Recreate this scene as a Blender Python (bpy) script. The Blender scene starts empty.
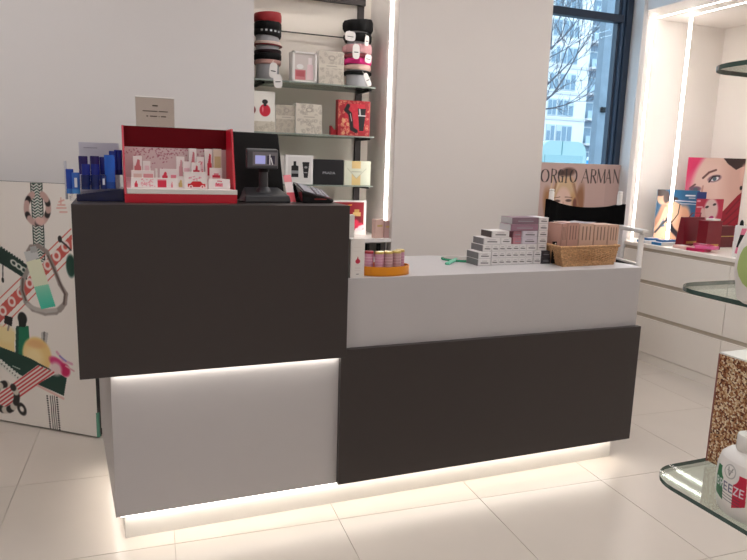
import bpy, math, random
import numpy as np
from mathutils import Vector, Matrix
random.seed(7)
rng = np.random.default_rng(5)
S = bpy.context.scene
COL = S.collection
PI = math.pi

# ---------------------------------------------------------------- camera
W_, H_ = 747, 560
FL, YAW, PITCH, ROLL = 651.57, 0.3816, 0.1753, 0.0308
CAM = np.array([0.911, -2.2105, 1.3402])
_f = np.array([math.sin(YAW) * math.cos(PITCH), math.cos(YAW) * math.cos(PITCH), -math.sin(PITCH)])
_r = np.array([math.cos(YAW), -math.sin(YAW), 0.0])
_u = np.cross(_r, _f)
_r, _u = (math.cos(ROLL) * _r + math.sin(ROLL) * _u, -math.sin(ROLL) * _r + math.cos(ROLL) * _u)
cam_d = bpy.data.cameras.new('camera')
cam_d.sensor_fit = 'HORIZONTAL'; cam_d.sensor_width = 36.0; cam_d.lens = FL / W_ * 36.0
cam_d.clip_start = 0.02; cam_d.clip_end = 300
cam = bpy.data.objects.new('camera', cam_d); COL.objects.link(cam)
cam.matrix_world = Matrix(((_r[0], _u[0], -_f[0], CAM[0]), (_r[1], _u[1], -_f[1], CAM[1]), (_r[2], _u[2], -_f[2], CAM[2]), (0, 0, 0, 1)))
S.camera = cam

# ---------------------------------------------------------------- world, exposure
S.view_settings.view_transform = 'Standard'; S.view_settings.look = 'None'
S.view_settings.gamma = 1.0; S.view_settings.use_curve_mapping = False
S.view_settings.exposure = 0.1
world = bpy.data.worlds.new('overcast_sky'); S.world = world; world.use_nodes = True
_bg = world.node_tree.nodes['Background']
_bg.inputs['Color'].default_value = (0.86, 0.95, 1.0, 1); _bg.inputs['Strength'].default_value = 3.1
CEIL_E = 10.0       # ceiling lamp strength
LED_E = 14.0       # shop-fitting LED strips
COUNTER_LED_E = 9.0

# ---------------------------------------------------------------- pixel -> world helpers (camera of the photograph)
def ray(x, y): return _f + _r * (x - W_ / 2) / FL - _u * (y - H_ / 2) / FL
def atY(x, y, Y): d = ray(x, y); return CAM + d * ((Y - CAM[1]) / d[1])
def atX(x, y, X): d = ray(x, y); return CAM + d * ((X - CAM[0]) / d[0])
def atZ(x, y, Z): d = ray(x, y); return CAM + d * ((Z - CAM[2]) / d[2])

# ---------------------------------------------------------------- materials
def lin(c):
    c = np.asarray(c, float)
    return np.where(c <= 0.04045, c / 12.92, ((c + 0.055) / 1.055) ** 2.4)
def rgb(r, g, b): return tuple(lin(np.array([r, g, b]) / 255.0)) + (1.0,)
MATS = {}
def mat(name, col, rough=0.5, metal=0.0, var=0.04, scale=30.0, bump=0.0, bscale=None, spec=0.5, emit=None, es=0.0, sheen=0.0, coat=0.0, rnd=0.0):
    if name in MATS: return MATS[name]
    m = bpy.data.materials.new(name); m.use_nodes = True
    nt = m.node_tree; n = nt.nodes; l = nt.links
    b = n['Principled BSDF']
    c = rgb(*col)
    b.inputs['Roughness'].default_value = rough; b.inputs['Metallic'].default_value = metal
    b.inputs['Specular IOR Level'].default_value = spec
    if coat: b.inputs['Coat Weight'].default_value = coat
    if sheen: b.inputs['Sheen Weight'].default_value = sheen
    tc = n.new('ShaderNodeTexCoord')
    nz = n.new('ShaderNodeTexNoise'); nz.inputs['Scale'].default_value = scale; nz.inputs['Detail'].default_value = 4
    l.new(tc.outputs['Object'], nz.inputs['Vector'])
    mx = n.new('ShaderNodeMix'); mx.data_type = 'RGBA'
    mx.inputs['A'].default_value = tuple(max(0, x * (1 - var)) for x in c[:3]) + (1,)
    mx.inputs['B'].default_value = tuple(min(1, x * (1 + var)) for x in c[:3]) + (1,)
    l.new(nz.outputs['Fac'], mx.inputs['Factor'])
    out = mx.outputs['Result']
    if rnd:
        oi = n.new('ShaderNodeObjectInfo'); hs = n.new('ShaderNodeHueSaturation')
        mr = n.new('ShaderNodeMapRange'); mr.inputs['To Min'].default_value = 1 - rnd; mr.inputs['To Max'].default_value = 1 + rnd
        l.new(oi.outputs['Random'], mr.inputs['Value']); l.new(mr.outputs['Result'], hs.inputs['Value'])
        l.new(out, hs.inputs['Color']); out = hs.outputs['Color']
    l.new(out, b.inputs['Base Color'])
    if bump:
        nb = n.new('ShaderNodeTexNoise'); nb.inputs['Scale'].default_value = bscale or scale * 4; nb.inputs['Detail'].default_value = 3
        l.new(tc.outputs['Object'], nb.inputs['Vector'])
        bp = n.new('ShaderNodeBump'); bp.inputs['Strength'].default_value = bump; bp.inputs['Distance'].default_value = 0.002
        l.new(nb.outputs['Fac'], bp.inputs['Height']); l.new(bp.outputs['Normal'], b.inputs['Normal'])
    if emit is not None:
        b.inputs['Emission Color'].default_value = rgb(*emit); b.inputs['Emission Strength'].default_value = es
    MATS[name] = m
    return m
def glass(name, tint=(245, 250, 248), refl=0.5, rough=0.02):
    if name in MATS: return MATS[name]
    m = bpy.data.materials.new(name); m.use_nodes = True
    nt = m.node_tree; n = nt.nodes; l = nt.links
    n.remove(n['Principled BSDF'])
    t = n.new('ShaderNodeBsdfTransparent'); t.inputs['Color'].default_value = rgb(*tint)
    g = n.new('ShaderNodeBsdfGlossy'); g.inputs['Roughness'].default_value = rough; g.inputs['Color'].default_value = (1, 1, 1, 1)
    fr = n.new('ShaderNodeFresnel'); fr.inputs['IOR'].default_value = 1.45
    mu = n.new('ShaderNodeMath'); mu.operation = 'MULTIPLY'; mu.inputs[1].default_value = refl
    mx = n.new('ShaderNodeMixShader')
    l.new(fr.outputs['Fac'], mu.inputs[0]); l.new(mu.outputs[0], mx.inputs['Fac'])
    l.new(t.outputs[0], mx.inputs[1]); l.new(g.outputs[0], mx.inputs[2])
    l.new(mx.outputs[0], n['Material Output'].inputs['Surface'])
    MATS[name] = m
    return m
def print_mat(name='print_ink', rough=0.45):
    if name in MATS: return MATS[name]
    m = bpy.data.materials.new(name); m.use_nodes = True
    nt = m.node_tree; b = nt.nodes['Principled BSDF']; b.inputs['Roughness'].default_value = rough
    a = nt.nodes.new('ShaderNodeAttribute'); a.attribute_name = 'ink'
    nt.links.new(a.outputs['Color'], b.inputs['Base Color'])
    MATS[name] = m
    return m
WHITE_WALL = mat('painted_wall', (222, 215, 209), 0.6, var=0.015, scale=6, bump=0.04, bscale=120)
ALCOVE_WHITE = mat('alcove_white', (238, 231, 224), 0.55, var=0.01, scale=6)
GREY_LAM = mat('grey_laminate', (186, 182, 182), 0.42, var=0.02, scale=12)
DARK_LAM = mat('dark_brown_laminate', (51, 44, 43), 0.4, var=0.05, scale=14, bump=0.05, bscale=300)
PLINTH = mat('plinth_white', (222, 218, 212), 0.5, var=0.02)
LED = mat('led_diffuser', (255, 250, 240), 0.5, var=0, emit=(255, 250, 246), es=LED_E)
LED_C = mat('counter_led_diffuser', (255, 250, 240), 0.5, var=0, emit=(255, 249, 240), es=COUNTER_LED_E)
LAMP = mat('ceiling_lamp_diffuser', (255, 250, 240), 0.5, var=0, emit=(253, 251, 253), es=CEIL_E)
TILE = mat('floor_tile_beige', (208, 198, 187), 0.28, var=0.05, scale=3.5, rnd=0.02, spec=0.4)
GROUT = mat('grout', (186, 176, 164), 0.8)
CAB = mat('cabinet_white', (240, 232, 222), 0.35, var=0.01)
CAB_GAP = mat('cabinet_gap', (196, 184, 168), 0.6)
BLACK = mat('matte_black', (14, 13, 14), 0.5, var=0.1, spec=.25)
BLACK_G = mat('gloss_black', (14, 14, 16), 0.15, var=0.05)
CHAR = mat('charcoal_plastic', (52, 52, 55), 0.35, var=0.05)
WHITE = mat('white_gloss', (236, 232, 228), 0.3, var=0.01)
WHITE_M = mat('white_card', (232, 227, 221), 0.6, var=0.02)
FRAME = mat('window_frame_navy', (38, 52, 72), 0.4, var=0.05)
FRAME_L = mat('window_frame_edge', (70, 92, 118), 0.4, var=0.05)
GLASS = glass('clear_glass')
PANE = glass('window_pane', (225, 240, 250), 0.12)
SHELF_G = glass('shelf_glass', (214, 222, 216), 0.5)
EDGE_G = mat('shelf_glass_edge', (146, 156, 148), 0.2, var=0.2, scale=40)
EDGE_D = mat('display_glass_edge', (62, 84, 78), 0.12, var=0.45, scale=60)
ACRYL = glass('clear_acrylic', (252, 252, 252), 0.5)

# ---------------------------------------------------------------- mesh helpers
class MB:
    def __init__(s): s.v = []; s.f = []; s.m = []
    def add(s, vs, fs, m=0):
        o = len(s.v); s.v += [tuple(map(float, p)) for p in vs]
        s.f += [tuple(o + i for i in q) for q in fs]; s.m += [m] * len(fs); return s
    def box(s, x0, x1, y0, y1, z0, z1, m=0):
        return s.add([(x0, y0, z0), (x1, y0, z0), (x1, y1, z0), (x0, y1, z0), (x0, y0, z1), (x1, y0, z1), (x1, y1, z1), (x0, y1, z1)],
                     [(0, 3, 2, 1), (4, 5, 6, 7), (0, 1, 5, 4), (1, 2, 6, 5), (2, 3, 7, 6), (3, 0, 4, 7)], m)
    def mbox(s, M, sx, sy, sz, m=0):        # centred on x,y, base at z=0, transformed by M
        c = [(-sx/2, -sy/2, 0), (sx/2, -sy/2, 0), (sx/2, sy/2, 0), (-sx/2, sy/2, 0), (-sx/2, -sy/2, sz), (sx/2, -sy/2, sz), (sx/2, sy/2, sz), (-sx/2, sy/2, sz)]
        return s.add([M @ Vector(p) for p in c], [(0, 3, 2, 1), (4, 5, 6, 7), (0, 1, 5, 4), (1, 2, 6, 5), (2, 3, 7, 6), (3, 0, 4, 7)], m)
    def prism(s, poly, z0, z1, m=0, side=None):   # polygon in xy (counter-clockwise)
        n = len(poly)
        a = sum(poly[i][0] * poly[(i+1) % n][1] - poly[(i+1) % n][0] * poly[i][1] for i in range(n))
        if a < 0: poly = poly[::-1]
        vs = [(x, y, z0) for x, y in poly] + [(x, y, z1) for x, y in poly]
        s.add(vs, [tuple(range(n - 1, -1, -1)), tuple(range(n, 2 * n))], m)
        o = len(s.v) - 2 * n
        for i in range(n):
            j = (i + 1) % n; s.f.append((o + i, o + j, o + n + j, o + n + i)); s.m.append(m if side is None else side)
        return s
    def prismY(s, poly, y0, y1, m=0):       # polygon in xz, extruded along y
        t = MB().prism(poly, 0, 1, m)
        vs = [(x, y1 + (y0 - y1) * z, y) for x, y, z in t.v]
        return s.add(vs, t.f, m)
    def prismX(s, poly, x0, x1, m=0):       # polygon in yz, extruded along x
        t = MB().prism(poly, 0, 1, m)
        vs = [(x0 + (x1 - x0) * z, x, y) for x, y, z in t.v]
        return s.add(vs, t.f, m)
    def lathe(s, c, prof, seg=20, sx=1, sy=1, rot=0, m=0, M=None):
        vs = []; n = len(prof)
        for r, z in prof:
            for k in range(seg):
                a = 2 * PI * k / seg; x, y = r * sx * math.cos(a), r * sy * math.sin(a)
                vs.append((x * math.cos(rot) - y * math.sin(rot), x * math.sin(rot) + y * math.cos(rot), z))
        if M is not None: vs = [M @ Vector(p) for p in vs]
        vs = [(p[0] + c[0], p[1] + c[1], p[2] + c[2]) for p in vs]
        fs = [(i * seg + k, i * seg + (k + 1) % seg, (i + 1) * seg + (k + 1) % seg, (i + 1) * seg + k) for i in range(n - 1) for k in range(seg)]
        fs += [tuple(range(seg - 1, -1, -1)), tuple((n - 1) * seg + k for k in range(seg))]
        return s.add(vs, fs, m)
    def tube(s, pts, r, seg=8, closed=False, m=0):
        P = [Vector(p) for p in pts]; n = len(P)
        rr = r if isinstance(r, (list, tuple)) else [r] * n
        vs = []; prev = None
        for i in range(n):
            a = P[(i - 1) % n] if (closed or i) else P[0]; b = P[(i + 1) % n] if (closed or i < n - 1) else P[-1]
            t = (b - a).normalized()
            if prev is None: prev = t.orthogonal().normalized()
            u = (prev - t * prev.dot(t)); u = u.normalized() if u.length > 1e-6 else t.orthogonal().normalized(); prev = u
            w = t.cross(u)
            vs += [P[i] + (u * math.cos(2 * PI * k / seg) + w * math.sin(2 * PI * k / seg)) * rr[i] for k in range(seg)]
        fs = [(i * seg + k, i * seg + (k + 1) % seg, ((i + 1) % n) * seg + (k + 1) % seg, ((i + 1) % n) * seg + k) for i in range(n if closed else n - 1) for k in range(seg)]
        if not closed: fs += [tuple(range(seg - 1, -1, -1)), tuple((n - 1) * seg + k for k in range(seg))]
        return s.add(vs, fs, m)
    def xf(s, M): s.v = [tuple(M @ Vector(p)) for p in s.v]; return s
    def build(s, name, mats, parent=None, smooth=False, bevel=0.0, seg=2):
        V = np.array(s.v)
        if parent is None:
            lo, hi = V.min(0), V.max(0); org = np.array([(lo[0] + hi[0]) / 2, (lo[1] + hi[1]) / 2, lo[2]])
        else: org = np.array(world_loc(parent))
        me = bpy.data.meshes.new(name); me.from_pydata((V - org).tolist(), [], s.f)
        if not isinstance(mats, (list, tuple)): mats = [mats]
        for m in mats: me.materials.append(m)
        if len(mats) > 1: me.polygons.foreach_set('material_index', s.m)
        if smooth:
            me.polygons.foreach_set('use_smooth', [True] * len(me.polygons))
            try: me.set_sharp_from_angle(angle=math.radians(38))
            except Exception: pass
        o = bpy.data.objects.new(name, me); COL.objects.link(o)
        if parent is None: o.location = org
        else: o.parent = parent
        if bevel:
            b = o.modifiers.new('edge', 'BEVEL'); b.width = bevel; b.segments = seg; b.limit_method = 'ANGLE'; b.angle_limit = math.radians(40)
        return o
def world_loc(o):
    v = Vector(o.location); p = o.parent
    while p is not None: v += Vector(p.location); p = p.parent
    return v
def thing(name, label, cat, loc, group=None):
    o = bpy.data.objects.new(name, None); COL.objects.link(o); o.location = tuple(map(float, loc)); o.empty_display_size = 0.05
    return tag(o, label, cat, group)
def tag(o, label, cat, group=None, kind=None):
    o['label'] = label; o['category'] = cat
    if group: o['group'] = group
    if kind: o['kind'] = kind
    return o
def struct(o): o['kind'] = 'structure'; return o
def text(s, size, M, name, m, parent, depth=0.0002, align='CENTER', squeeze=1.0):
    cu = bpy.data.curves.new(name, 'FONT'); cu.body = s; cu.size = size; cu.align_x = align; cu.align_y = 'CENTER'; cu.extrude = depth; cu.resolution_u = 2
    t = bpy.data.objects.new('tmp_text', cu); COL.objects.link(t)
    dg = bpy.context.evaluated_depsgraph_get(); dg.update()
    me = bpy.data.meshes.new_from_object(t.evaluated_get(dg)); bpy.data.objects.remove(t)
    me.name = name; me.transform(Matrix.Diagonal((squeeze, 1, 1, 1))); me.transform(Matrix.Translation(-world_loc(parent)) @ M); me.materials.clear(); me.materials.append(m)
    o = bpy.data.objects.new(name, me); COL.objects.link(o); o.parent = parent
    return o
def facing(o, du, dv):     # matrix whose x axis is du, y axis dv, origin o
    du = Vector(du).normalized(); dv = Vector(dv).normalized(); n = du.cross(dv)
    return Matrix(((du.x, dv.x, n.x, o[0]), (du.y, dv.y, n.y, o[1]), (du.z, dv.z, n.z, o[2]), (0, 0, 0, 1)))

class Print:
    """Flat print on a plane: origin o (bottom left), unit axes du, dv, size w x h metres, grid step res."""
    def __init__(s, o, du, dv, w, h, res, base):
        s.o = np.array(o, float); s.du = np.array(du, float); s.du /= np.linalg.norm(s.du); s.dv = np.array(dv, float); s.dv /= np.linalg.norm(s.dv)
        s.n = np.cross(s.du, s.dv); s.w, s.h = w, h
        s.nx, s.ny = max(2, int(round(w / res)) + 1), max(2, int(round(h / res)) + 1)
        uu, vv = np.meshgrid(np.linspace(0, w, s.nx), np.linspace(0, h, s.ny)); s.U, s.V = uu, vv
        s.c = np.ones((s.ny, s.nx, 3)) * (np.array(base, float) / 255.0)
    def px(s, x, y):       # photograph pixel -> (u, v) on this plane
        d = ray(x, y); t = ((s.o - CAM) @ s.n) / (d @ s.n); q = CAM + d * t - s.o
        return (q @ s.du, q @ s.dv)
    def pxs(s, pts): return [s.px(*p) for p in pts]
    def blend(s, a, col):
        s.c += (np.array(col, float) / 255.0 - s.c) * np.clip(a, 0, 1)[..., None]
    def poly(s, pts, col, a=1.0):
        ins = np.zeros(s.U.shape, bool); n = len(pts)
        for i in range(n):
            (x0, y0), (x1, y1) = pts[i], pts[(i + 1) % n]
            if y0 == y1: continue
            cond = ((s.V >= y0) != (s.V >= y1)); xi = x0 + (s.V - y0) * (x1 - x0) / (y1 - y0)
            ins ^= cond & (s.U < xi)
        s.blend(ins * a, col)
    def line(s, pts, w, col, a=1.0, soft=0.3):
        for (x0, y0), (x1, y1) in zip(pts[:-1], pts[1:]):
            dx, dy = x1 - x0, y1 - y0; L = dx * dx + dy * dy + 1e-12
            t = np.clip(((s.U - x0) * dx + (s.V - y0) * dy) / L, 0, 1)
            d = np.hypot(s.U - x0 - t * dx, s.V - y0 - t * dy)
            s.blend(np.clip((w / 2 * (1 + soft) - d) / (w * soft + 1e-9), 0, 1) * a, col)
    def ell(s, c, rx, ry, col, rot=0.0, soft=0.15, a=1.0, ring=None):
        x, y = s.U - c[0], s.V - c[1]; ca, sa = math.cos(rot), math.sin(rot)
        d = np.hypot((x * ca + y * sa) / rx, (-x * sa + y * ca) / ry)
        al = np.clip((1 + soft / 2 - d) / soft, 0, 1)
        if ring: al = al * np.clip((d - (1 - ring)) / soft + .5, 0, 1)
        s.blend(al * a, col)
    def grad(s, fn): s.c = np.clip(fn(s.c, s.U, s.V), 0, 1)
    def build(s, name, parent, off=0.0006, m=None):
        P = s.o + s.n * off + s.U[..., None] * s.du + s.V[..., None] * s.dv - np.array(world_loc(parent))
        i = np.arange(s.nx * s.ny).reshape(s.ny, s.nx)
        F = np.stack([i[:-1, :-1], i[:-1, 1:], i[1:, 1:], i[1:, :-1]], -1).reshape(-1, 4)
        me = bpy.data.meshes.new(name); me.vertices.add(P.size // 3); me.vertices.foreach_set('co', P.reshape(-1).astype(np.float32))
        me.loops.add(F.size); me.loops.foreach_set('vertex_index', F.reshape(-1).astype(np.int32))
        me.polygons.add(len(F)); me.polygons.foreach_set('loop_start', (np.arange(len(F)) * 4).astype(np.int32))
        me.update(calc_edges=True)
        at = me.attributes.new('ink', 'FLOAT_COLOR', 'POINT')
        at.data.foreach_set('color', np.concatenate([lin(np.clip(s.c, 0, 1)).reshape(-1, 3), np.ones((s.nx * s.ny, 1))], 1).reshape(-1).astype(np.float32))
        me.materials.append(m or print_mat())
        o = bpy.data.objects.new(name, me); COL.objects.link(o); o.parent = parent
        return o

# ================================================================= the room
CEIL_Z = 2.95
fl = struct(MB().box(-3.0, 5.5, -5.0, 1.95, -0.06, -0.004).build('floor', GROUT))
T = 0.6; TR = -0.0523; t0 = np.array([1.0694, -0.0102]); td = np.array([math.cos(TR), math.sin(TR)]); tn = np.array([-td[1], td[0]])
tile_me = MB().box(-T/2 + .0012, T/2 - .0012, -T/2 + .0012, T/2 - .0012, -.004, 0).build('floor_tile', TILE, fl).data
first = bpy.data.objects['floor_tile']; used = False
V0 = np.array(world_loc(fl))
me0 = tile_me
me0.transform(Matrix.Translation(Vector(V0)))     # back to local, centred tile
for i in range(-9, 8):
    for j in range(-10, 5):
        c = t0 + td * T * (i + .5) + tn * T * (j + .5)
        if not (-2.9 < c[0] < 4.55 and -4.9 < c[1] < 1.65): continue
        o = first if not used else first.copy()
        if used: COL.objects.link(o)
        used = True; o.parent = fl
        o.location = (c[0] - V0[0], c[1] - V0[1], -V0[2]); o.rotation_euler = (0, 0, TR)
struct(MB().box(-3.0, 5.5, -5.0, 1.95, CEIL_Z, CEIL_Z + .1).build('ceiling', WHITE_WALL))
struct(MB().box(-3.1, -3.0, -5.0, 1.95, 0, CEIL_Z).build('wall_left', WHITE_WALL))
struct(MB().box(-3.1, 5.5, -5.1, -5.0, 0, CEIL_Z).build('wall_rear', WHITE_WALL))
struct(MB().box(-3.0, 1.665, 1.55, 1.58, 0, CEIL_Z).build('wall_front', mat('grey_wall_panel', (222, 218, 216), 0.5, var=0.012, scale=4)))
struct(MB().box(-3.0, 2.55, 1.85, 1.95, 0, CEIL_Z).build('wall_niche', mat('niche_wall', (226, 218, 207), .6, var=.015, scale=6)))
struct(MB().box(2.468, 3.515, 1.40, 1.48, 0, CEIL_Z).box(2.468, 2.55, 1.48, 1.85, 0, CEIL_Z).build('wall_pillar', WHITE_WALL))
o = struct(MB().box(2.460, 2.4679, 1.488, 1.512, 0.905, CEIL_Z).build('trim_1', LED)); o['label'] = 'vertical light strip in the side of the shelf niche'
struct(MB().box(2.55, 3.35, 1.71, 1.85, 0, CEIL_Z).build('wall_back', WHITE_WALL))
# right-hand side: stub, header, alcove with lit strips
STUB = mat('reveal_white', (228, 226, 226), .55, var=.01)
struct(MB().box(4.405, 4.447, 1.58, 1.80, 0, CEIL_Z).box(4.43, 4.447, -3.6, 1.58, 2.46, CEIL_Z).build('wall_right', STUB))
struct(MB().box(4.447, 5.50, 1.75, 1.85, 0, 2.46).build('wall_alcove_end', ALCOVE_WHITE))
struct(MB().box(5.38, 5.50, -3.6, 1.75, 0, 2.46).build('wall_alcove_back', ALCOVE_WHITE))
struct(MB().box(4.447, 5.50, -3.6, 1.75, 2.46, 2.56).build('ceiling_alcove', ALCOVE_WHITE))
struct(MB().box(4.43, 5.50, -5.0, -3.6, 0, CEIL_Z).build('wall_right_rear', WHITE_WALL))
for nm, xs in (('trim_2', (4.652, 4.668)),):
    struct(MB().box(xs[0], xs[1] - .002, 1.7485, 1.75, 0.84, 2.458).box(xs[0], xs[1], -3.4, 1.75, 2.4585, 2.46).build(nm, LED))
struct(MB().box(4.782, 4.797, 1.520, 1.534, 0.84, 2.458).box(4.802, 4.818, -3.4, 1.534, 2.4585, 2.46).build('trim_3', LED))

o = struct(MB().box(1.70, 2.40, 1.60, 1.65, 2.60, 2.615).build('trim_niche_fill', LED)); o['label'] = 'added light strip above the view, brightening the shelf niche'  # strip added out of view to brighten the niche from above
for k, y in enumerate((1.25, .45, -.35, -1.15)):
    sp_ = thing('alcove_downlight', 'small round recessed downlight in the alcove ceiling, %s from the window' % ('first', 'second', 'third', 'fourth')[k], 'lamp', (5.12, y, 2.46), 'alcove downlights')
    MB().lathe((5.12, y, 2.452), [(.050, 0), (.062, 0), (.062, .008), (.050, .008)], 24).build('ring', WHITE, sp_, smooth=True)
    MB().lathe((5.12, y, 2.455), [(0, 0), (.050, 0), (.050, .004), (0, .004)], 24).build('diffuser', mat('downlight_diffuser', (255, 250, 240), .5, var=0, emit=(255, 248, 240), es=110.0), sp_)

# window
win = struct(MB().box(3.30, 3.36, 1.69, 1.76, 0, CEIL_Z).build('window_1', FRAME))
zA, zB = atY(590, 10.5, 1.70)[2], atY(590, 18.5, 1.70)[2]
MB().box(3.36, 4.335, 1.69, 1.75, zB, zA).build('window_frame', FRAME, win, bevel=.004)
MB().box(4.352, 4.404, 1.68, 1.77, 0, CEIL_Z).build('window_frame', FRAME, win, bevel=.004)
MB().box(4.329, 4.352, 1.70, 1.76, 0, CEIL_Z).build('window_frame', FRAME_L, win, bevel=.003)
MB().box(4.305, 4.329, 1.715, 1.765, 0, CEIL_Z).build('window_frame', FRAME, win, bevel=.003)
MB().box(3.36, 4.306, 1.735, 1.741, 0.02, zB).build('window_pane', PANE, win)
MB().box(3.36, 4.306, 1.735, 1.741, zA, CEIL_Z).build('window_pane', PANE, win)
MB().box(3.36, 4.305, 1.69, 1.75, 0, .02).build('window_frame', FRAME, win)

# ceiling lamps of the shop (square LED panels)
def ceiling_lamp(x, y, lab):
    t = thing('ceiling_lamp', lab, 'lamp', (x, y, CEIL_Z), 'square ceiling lamps')
    MB().box(x - .32, x + .32, y - .32, y - .30, CEIL_Z - .02, CEIL_Z).box(x - .32, x + .32, y + .30, y + .32, CEIL_Z - .02, CEIL_Z) \
        .box(x - .32, x - .30, y - .30, y + .30, CEIL_Z - .02, CEIL_Z).box(x + .30, x + .32, y - .30, y + .30, CEIL_Z - .02, CEIL_Z).build('frame', WHITE, t)
    MB().box(x - .30, x + .30, y - .30, y + .30, CEIL_Z - .012, CEIL_Z - .002).build('diffuser', LAMP, t)
for x, y, w in ((0.2, .35, 'over the space left of the counter'), (2.2, .05, 'over the counter ledge'), (3.7, .2, 'between counter and drawer cabinet'),
                (-.6, -1.3, 'in front of the counter on the left'), (1.2, -2.1, 'above the glass shelves'), (2.7, -1.2, 'in front of the drawer cabinet'),
                (-.2, -3.6, 'at the rear of the shop on the left'), (2.4, -3.6, 'at the rear of the shop on the right')):
    ceiling_lamp(x, y, 'square white ceiling light panel ' + w)

# ================================================================= the counter
ct = thing('reception_counter', 'large grey and dark brown shop counter with glowing underside', 'counter', (2.0, .4, 0))
MB().prism([(.908, .08), (3.073, .08), (3.03, .70), (.87, .70)], 0, .1118).build('plinth', PLINTH, ct)
MB().prism([(.880, .03), (1.699, .03), (1.699, .80), (.826, .80)], .112, .628).build('lower_body', GREY_LAM, ct, bevel=.0015)
MB().prism([(1.6995, .031), (3.10, .031), (3.127, .114), (3.08, .30), (3.05, .78), (1.6995, .80)], .116, .60).build('desk_body', GREY_LAM, ct)
MB().prism([(1.6995, .030), (3.105, .030), (3.131, .114), (3.06, .30), (2.3, .55), (1.6995, .55)], .60, .922).build('ledge', GREY_LAM, ct, bevel=.002)
MB().prism([(1.70, .56), (2.3, .56), (3.05, .31), (3.05, .78), (1.70, .80)], .60, .74).build('inner_worktop', GREY_LAM, ct)
MB().box(.789, 1.699, 0, .45, .628, 1.193).build('raised_cabinet', DARK_LAM, ct, bevel=.0015)
MB().prismY([(1.679, .116), (3.113, .116), (3.113, .656), (1.7, .656), (1.7, .6275), (1.679, .6275)], .005, .030).build('front_panel', DARK_LAM, ct, bevel=.001)
MB().box(.895, 3.07, .045, .068, .103, .1115).build('light_strip', LED_C, ct)
MB().prism([(.888, .075), (.900, .075), (.858, .70), (.846, .70)], .103, .1115).build('light_strip', LED_C, ct)
MB().box(.885, 1.675, .008, .026, .6262, .6278).build('light_strip', LED_C, ct)

# ================================================================= drawer cabinet along the right wall
CX = 4.43
dc = thing('drawer_cabinet', 'long white drawer cabinet along the right wall with grey finger gaps', 'cabinet', (4.9, -.3, 0))
MB().box(CX + .012, 5.375, -2.6, 1.575, 0.0, .815).build('body', CAB_GAP, dc)
MB().box(CX - .002, 5.375, -2.6, 1.577, .815, .84).box(4.45, 5.375, 1.577, 1.745, .815, .84).build('worktop', CAB, dc, bevel=.002)
ys = [1.575, .664, -.25, -1.16, -2.07, -2.6]
for k in range(5):
    for z0, z1 in ((.065, .318), (.346, .558), (.586, .790)):
        MB().box(CX, CX + .012, ys[k + 1] + .002, ys[k] - .002, z0, z1).build('drawer', CAB, dc, bevel=.0015)
MB().box(CX + .004, CX + .012, -2.6, 1.575, 0, .062).build('kickboard', CAB, dc)

# ================================================================= niche shelves
NY0, NY1 = 1.56, 1.845
SZ = (1.796, 1.506, 1.211)
for k, z in enumerate(SZ):
    lab = ('topmost glass shelf of the wall niche, carrying the headband stands', 'middle glass shelf of the wall niche, carrying the red and white gift boxes', 'lower glass shelf of the wall niche, carrying the black gift box')[k]
    t = thing('glass_shelf', lab, 'shelf', (2.0, 1.7, z - .008), 'niche glass shelves')
    MB().prism([(1.45, NY0), (2.40, NY0), (2.40, NY1), (1.45, NY1)], z - .008, z, 0, 1).build('pane', [SHELF_G, EDGE_G], t)
    for x in (1.72, 2.375):
        MB().box(x, x + .015, 1.60, NY1 - .02, z - .02, z - .0085).build('bracket', BLACK, t)
up = tag(MB().box(2.375, 2.412, 1.825, 1.848, .92, CEIL_Z).build('shelf_upright', mat('dark_metal', (45, 38, 36), .4, .3)), 'dark metal shelf upright standing at the right of the niche wall', 'shelf upright')
up = tag(MB().box(1.69, 2.412, 1.80, 1.824, atY(350, 4, 1.80)[2], atY(350, 4, 1.80)[2] + .05).build('shelf_rail', MATS['dark_metal']), 'dark metal rail running across the top of the niche', 'rail')
tag(MB().tube([(1.62, 1.83, atY(313, 34.5, 1.83)[2]), (2.375, 1.83, atY(313, 34.5, 1.83)[2])], .004, 6).build('rail_rod', mat('thin_dark_line', (70, 66, 62), .4)), 'thin dark rod across the niche wall behind the headbands', 'rod')
# low white unit
lu = thing('low_shelf_unit', 'low white open shelf unit at the foot of the wall niche', 'shelf unit', (2.0, 1.6, 0))
MB().box(1.45, 2.466, 1.40, 1.845, .880, .902).build('top', WHITE, lu, bevel=.002)
MB().box(1.45, 2.45, 1.42, 1.845, .70, .72).build('shelf', WHITE, lu, bevel=.002)
MB().box(2.43, 2.45, 1.42, 1.845, 0, .70).build('side_panel', WHITE, lu); MB().box(1.45, 1.47, 1.42, 1.845, 0, .70).build('side_panel', WHITE, lu)
MB().box(2.44, 2.452, 1.43, 1.442, .72, .88).build('post', mat('steel', (150, 148, 146), .3, .8), lu)
MB().box(1.47, 1.482, 1.43, 1.442, .72, .88).build('post', MATS['steel'], lu)
MB().box(1.47, 2.43, 1.83, 1.845, 0, .70).build('back_panel', WHITE, lu)

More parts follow.
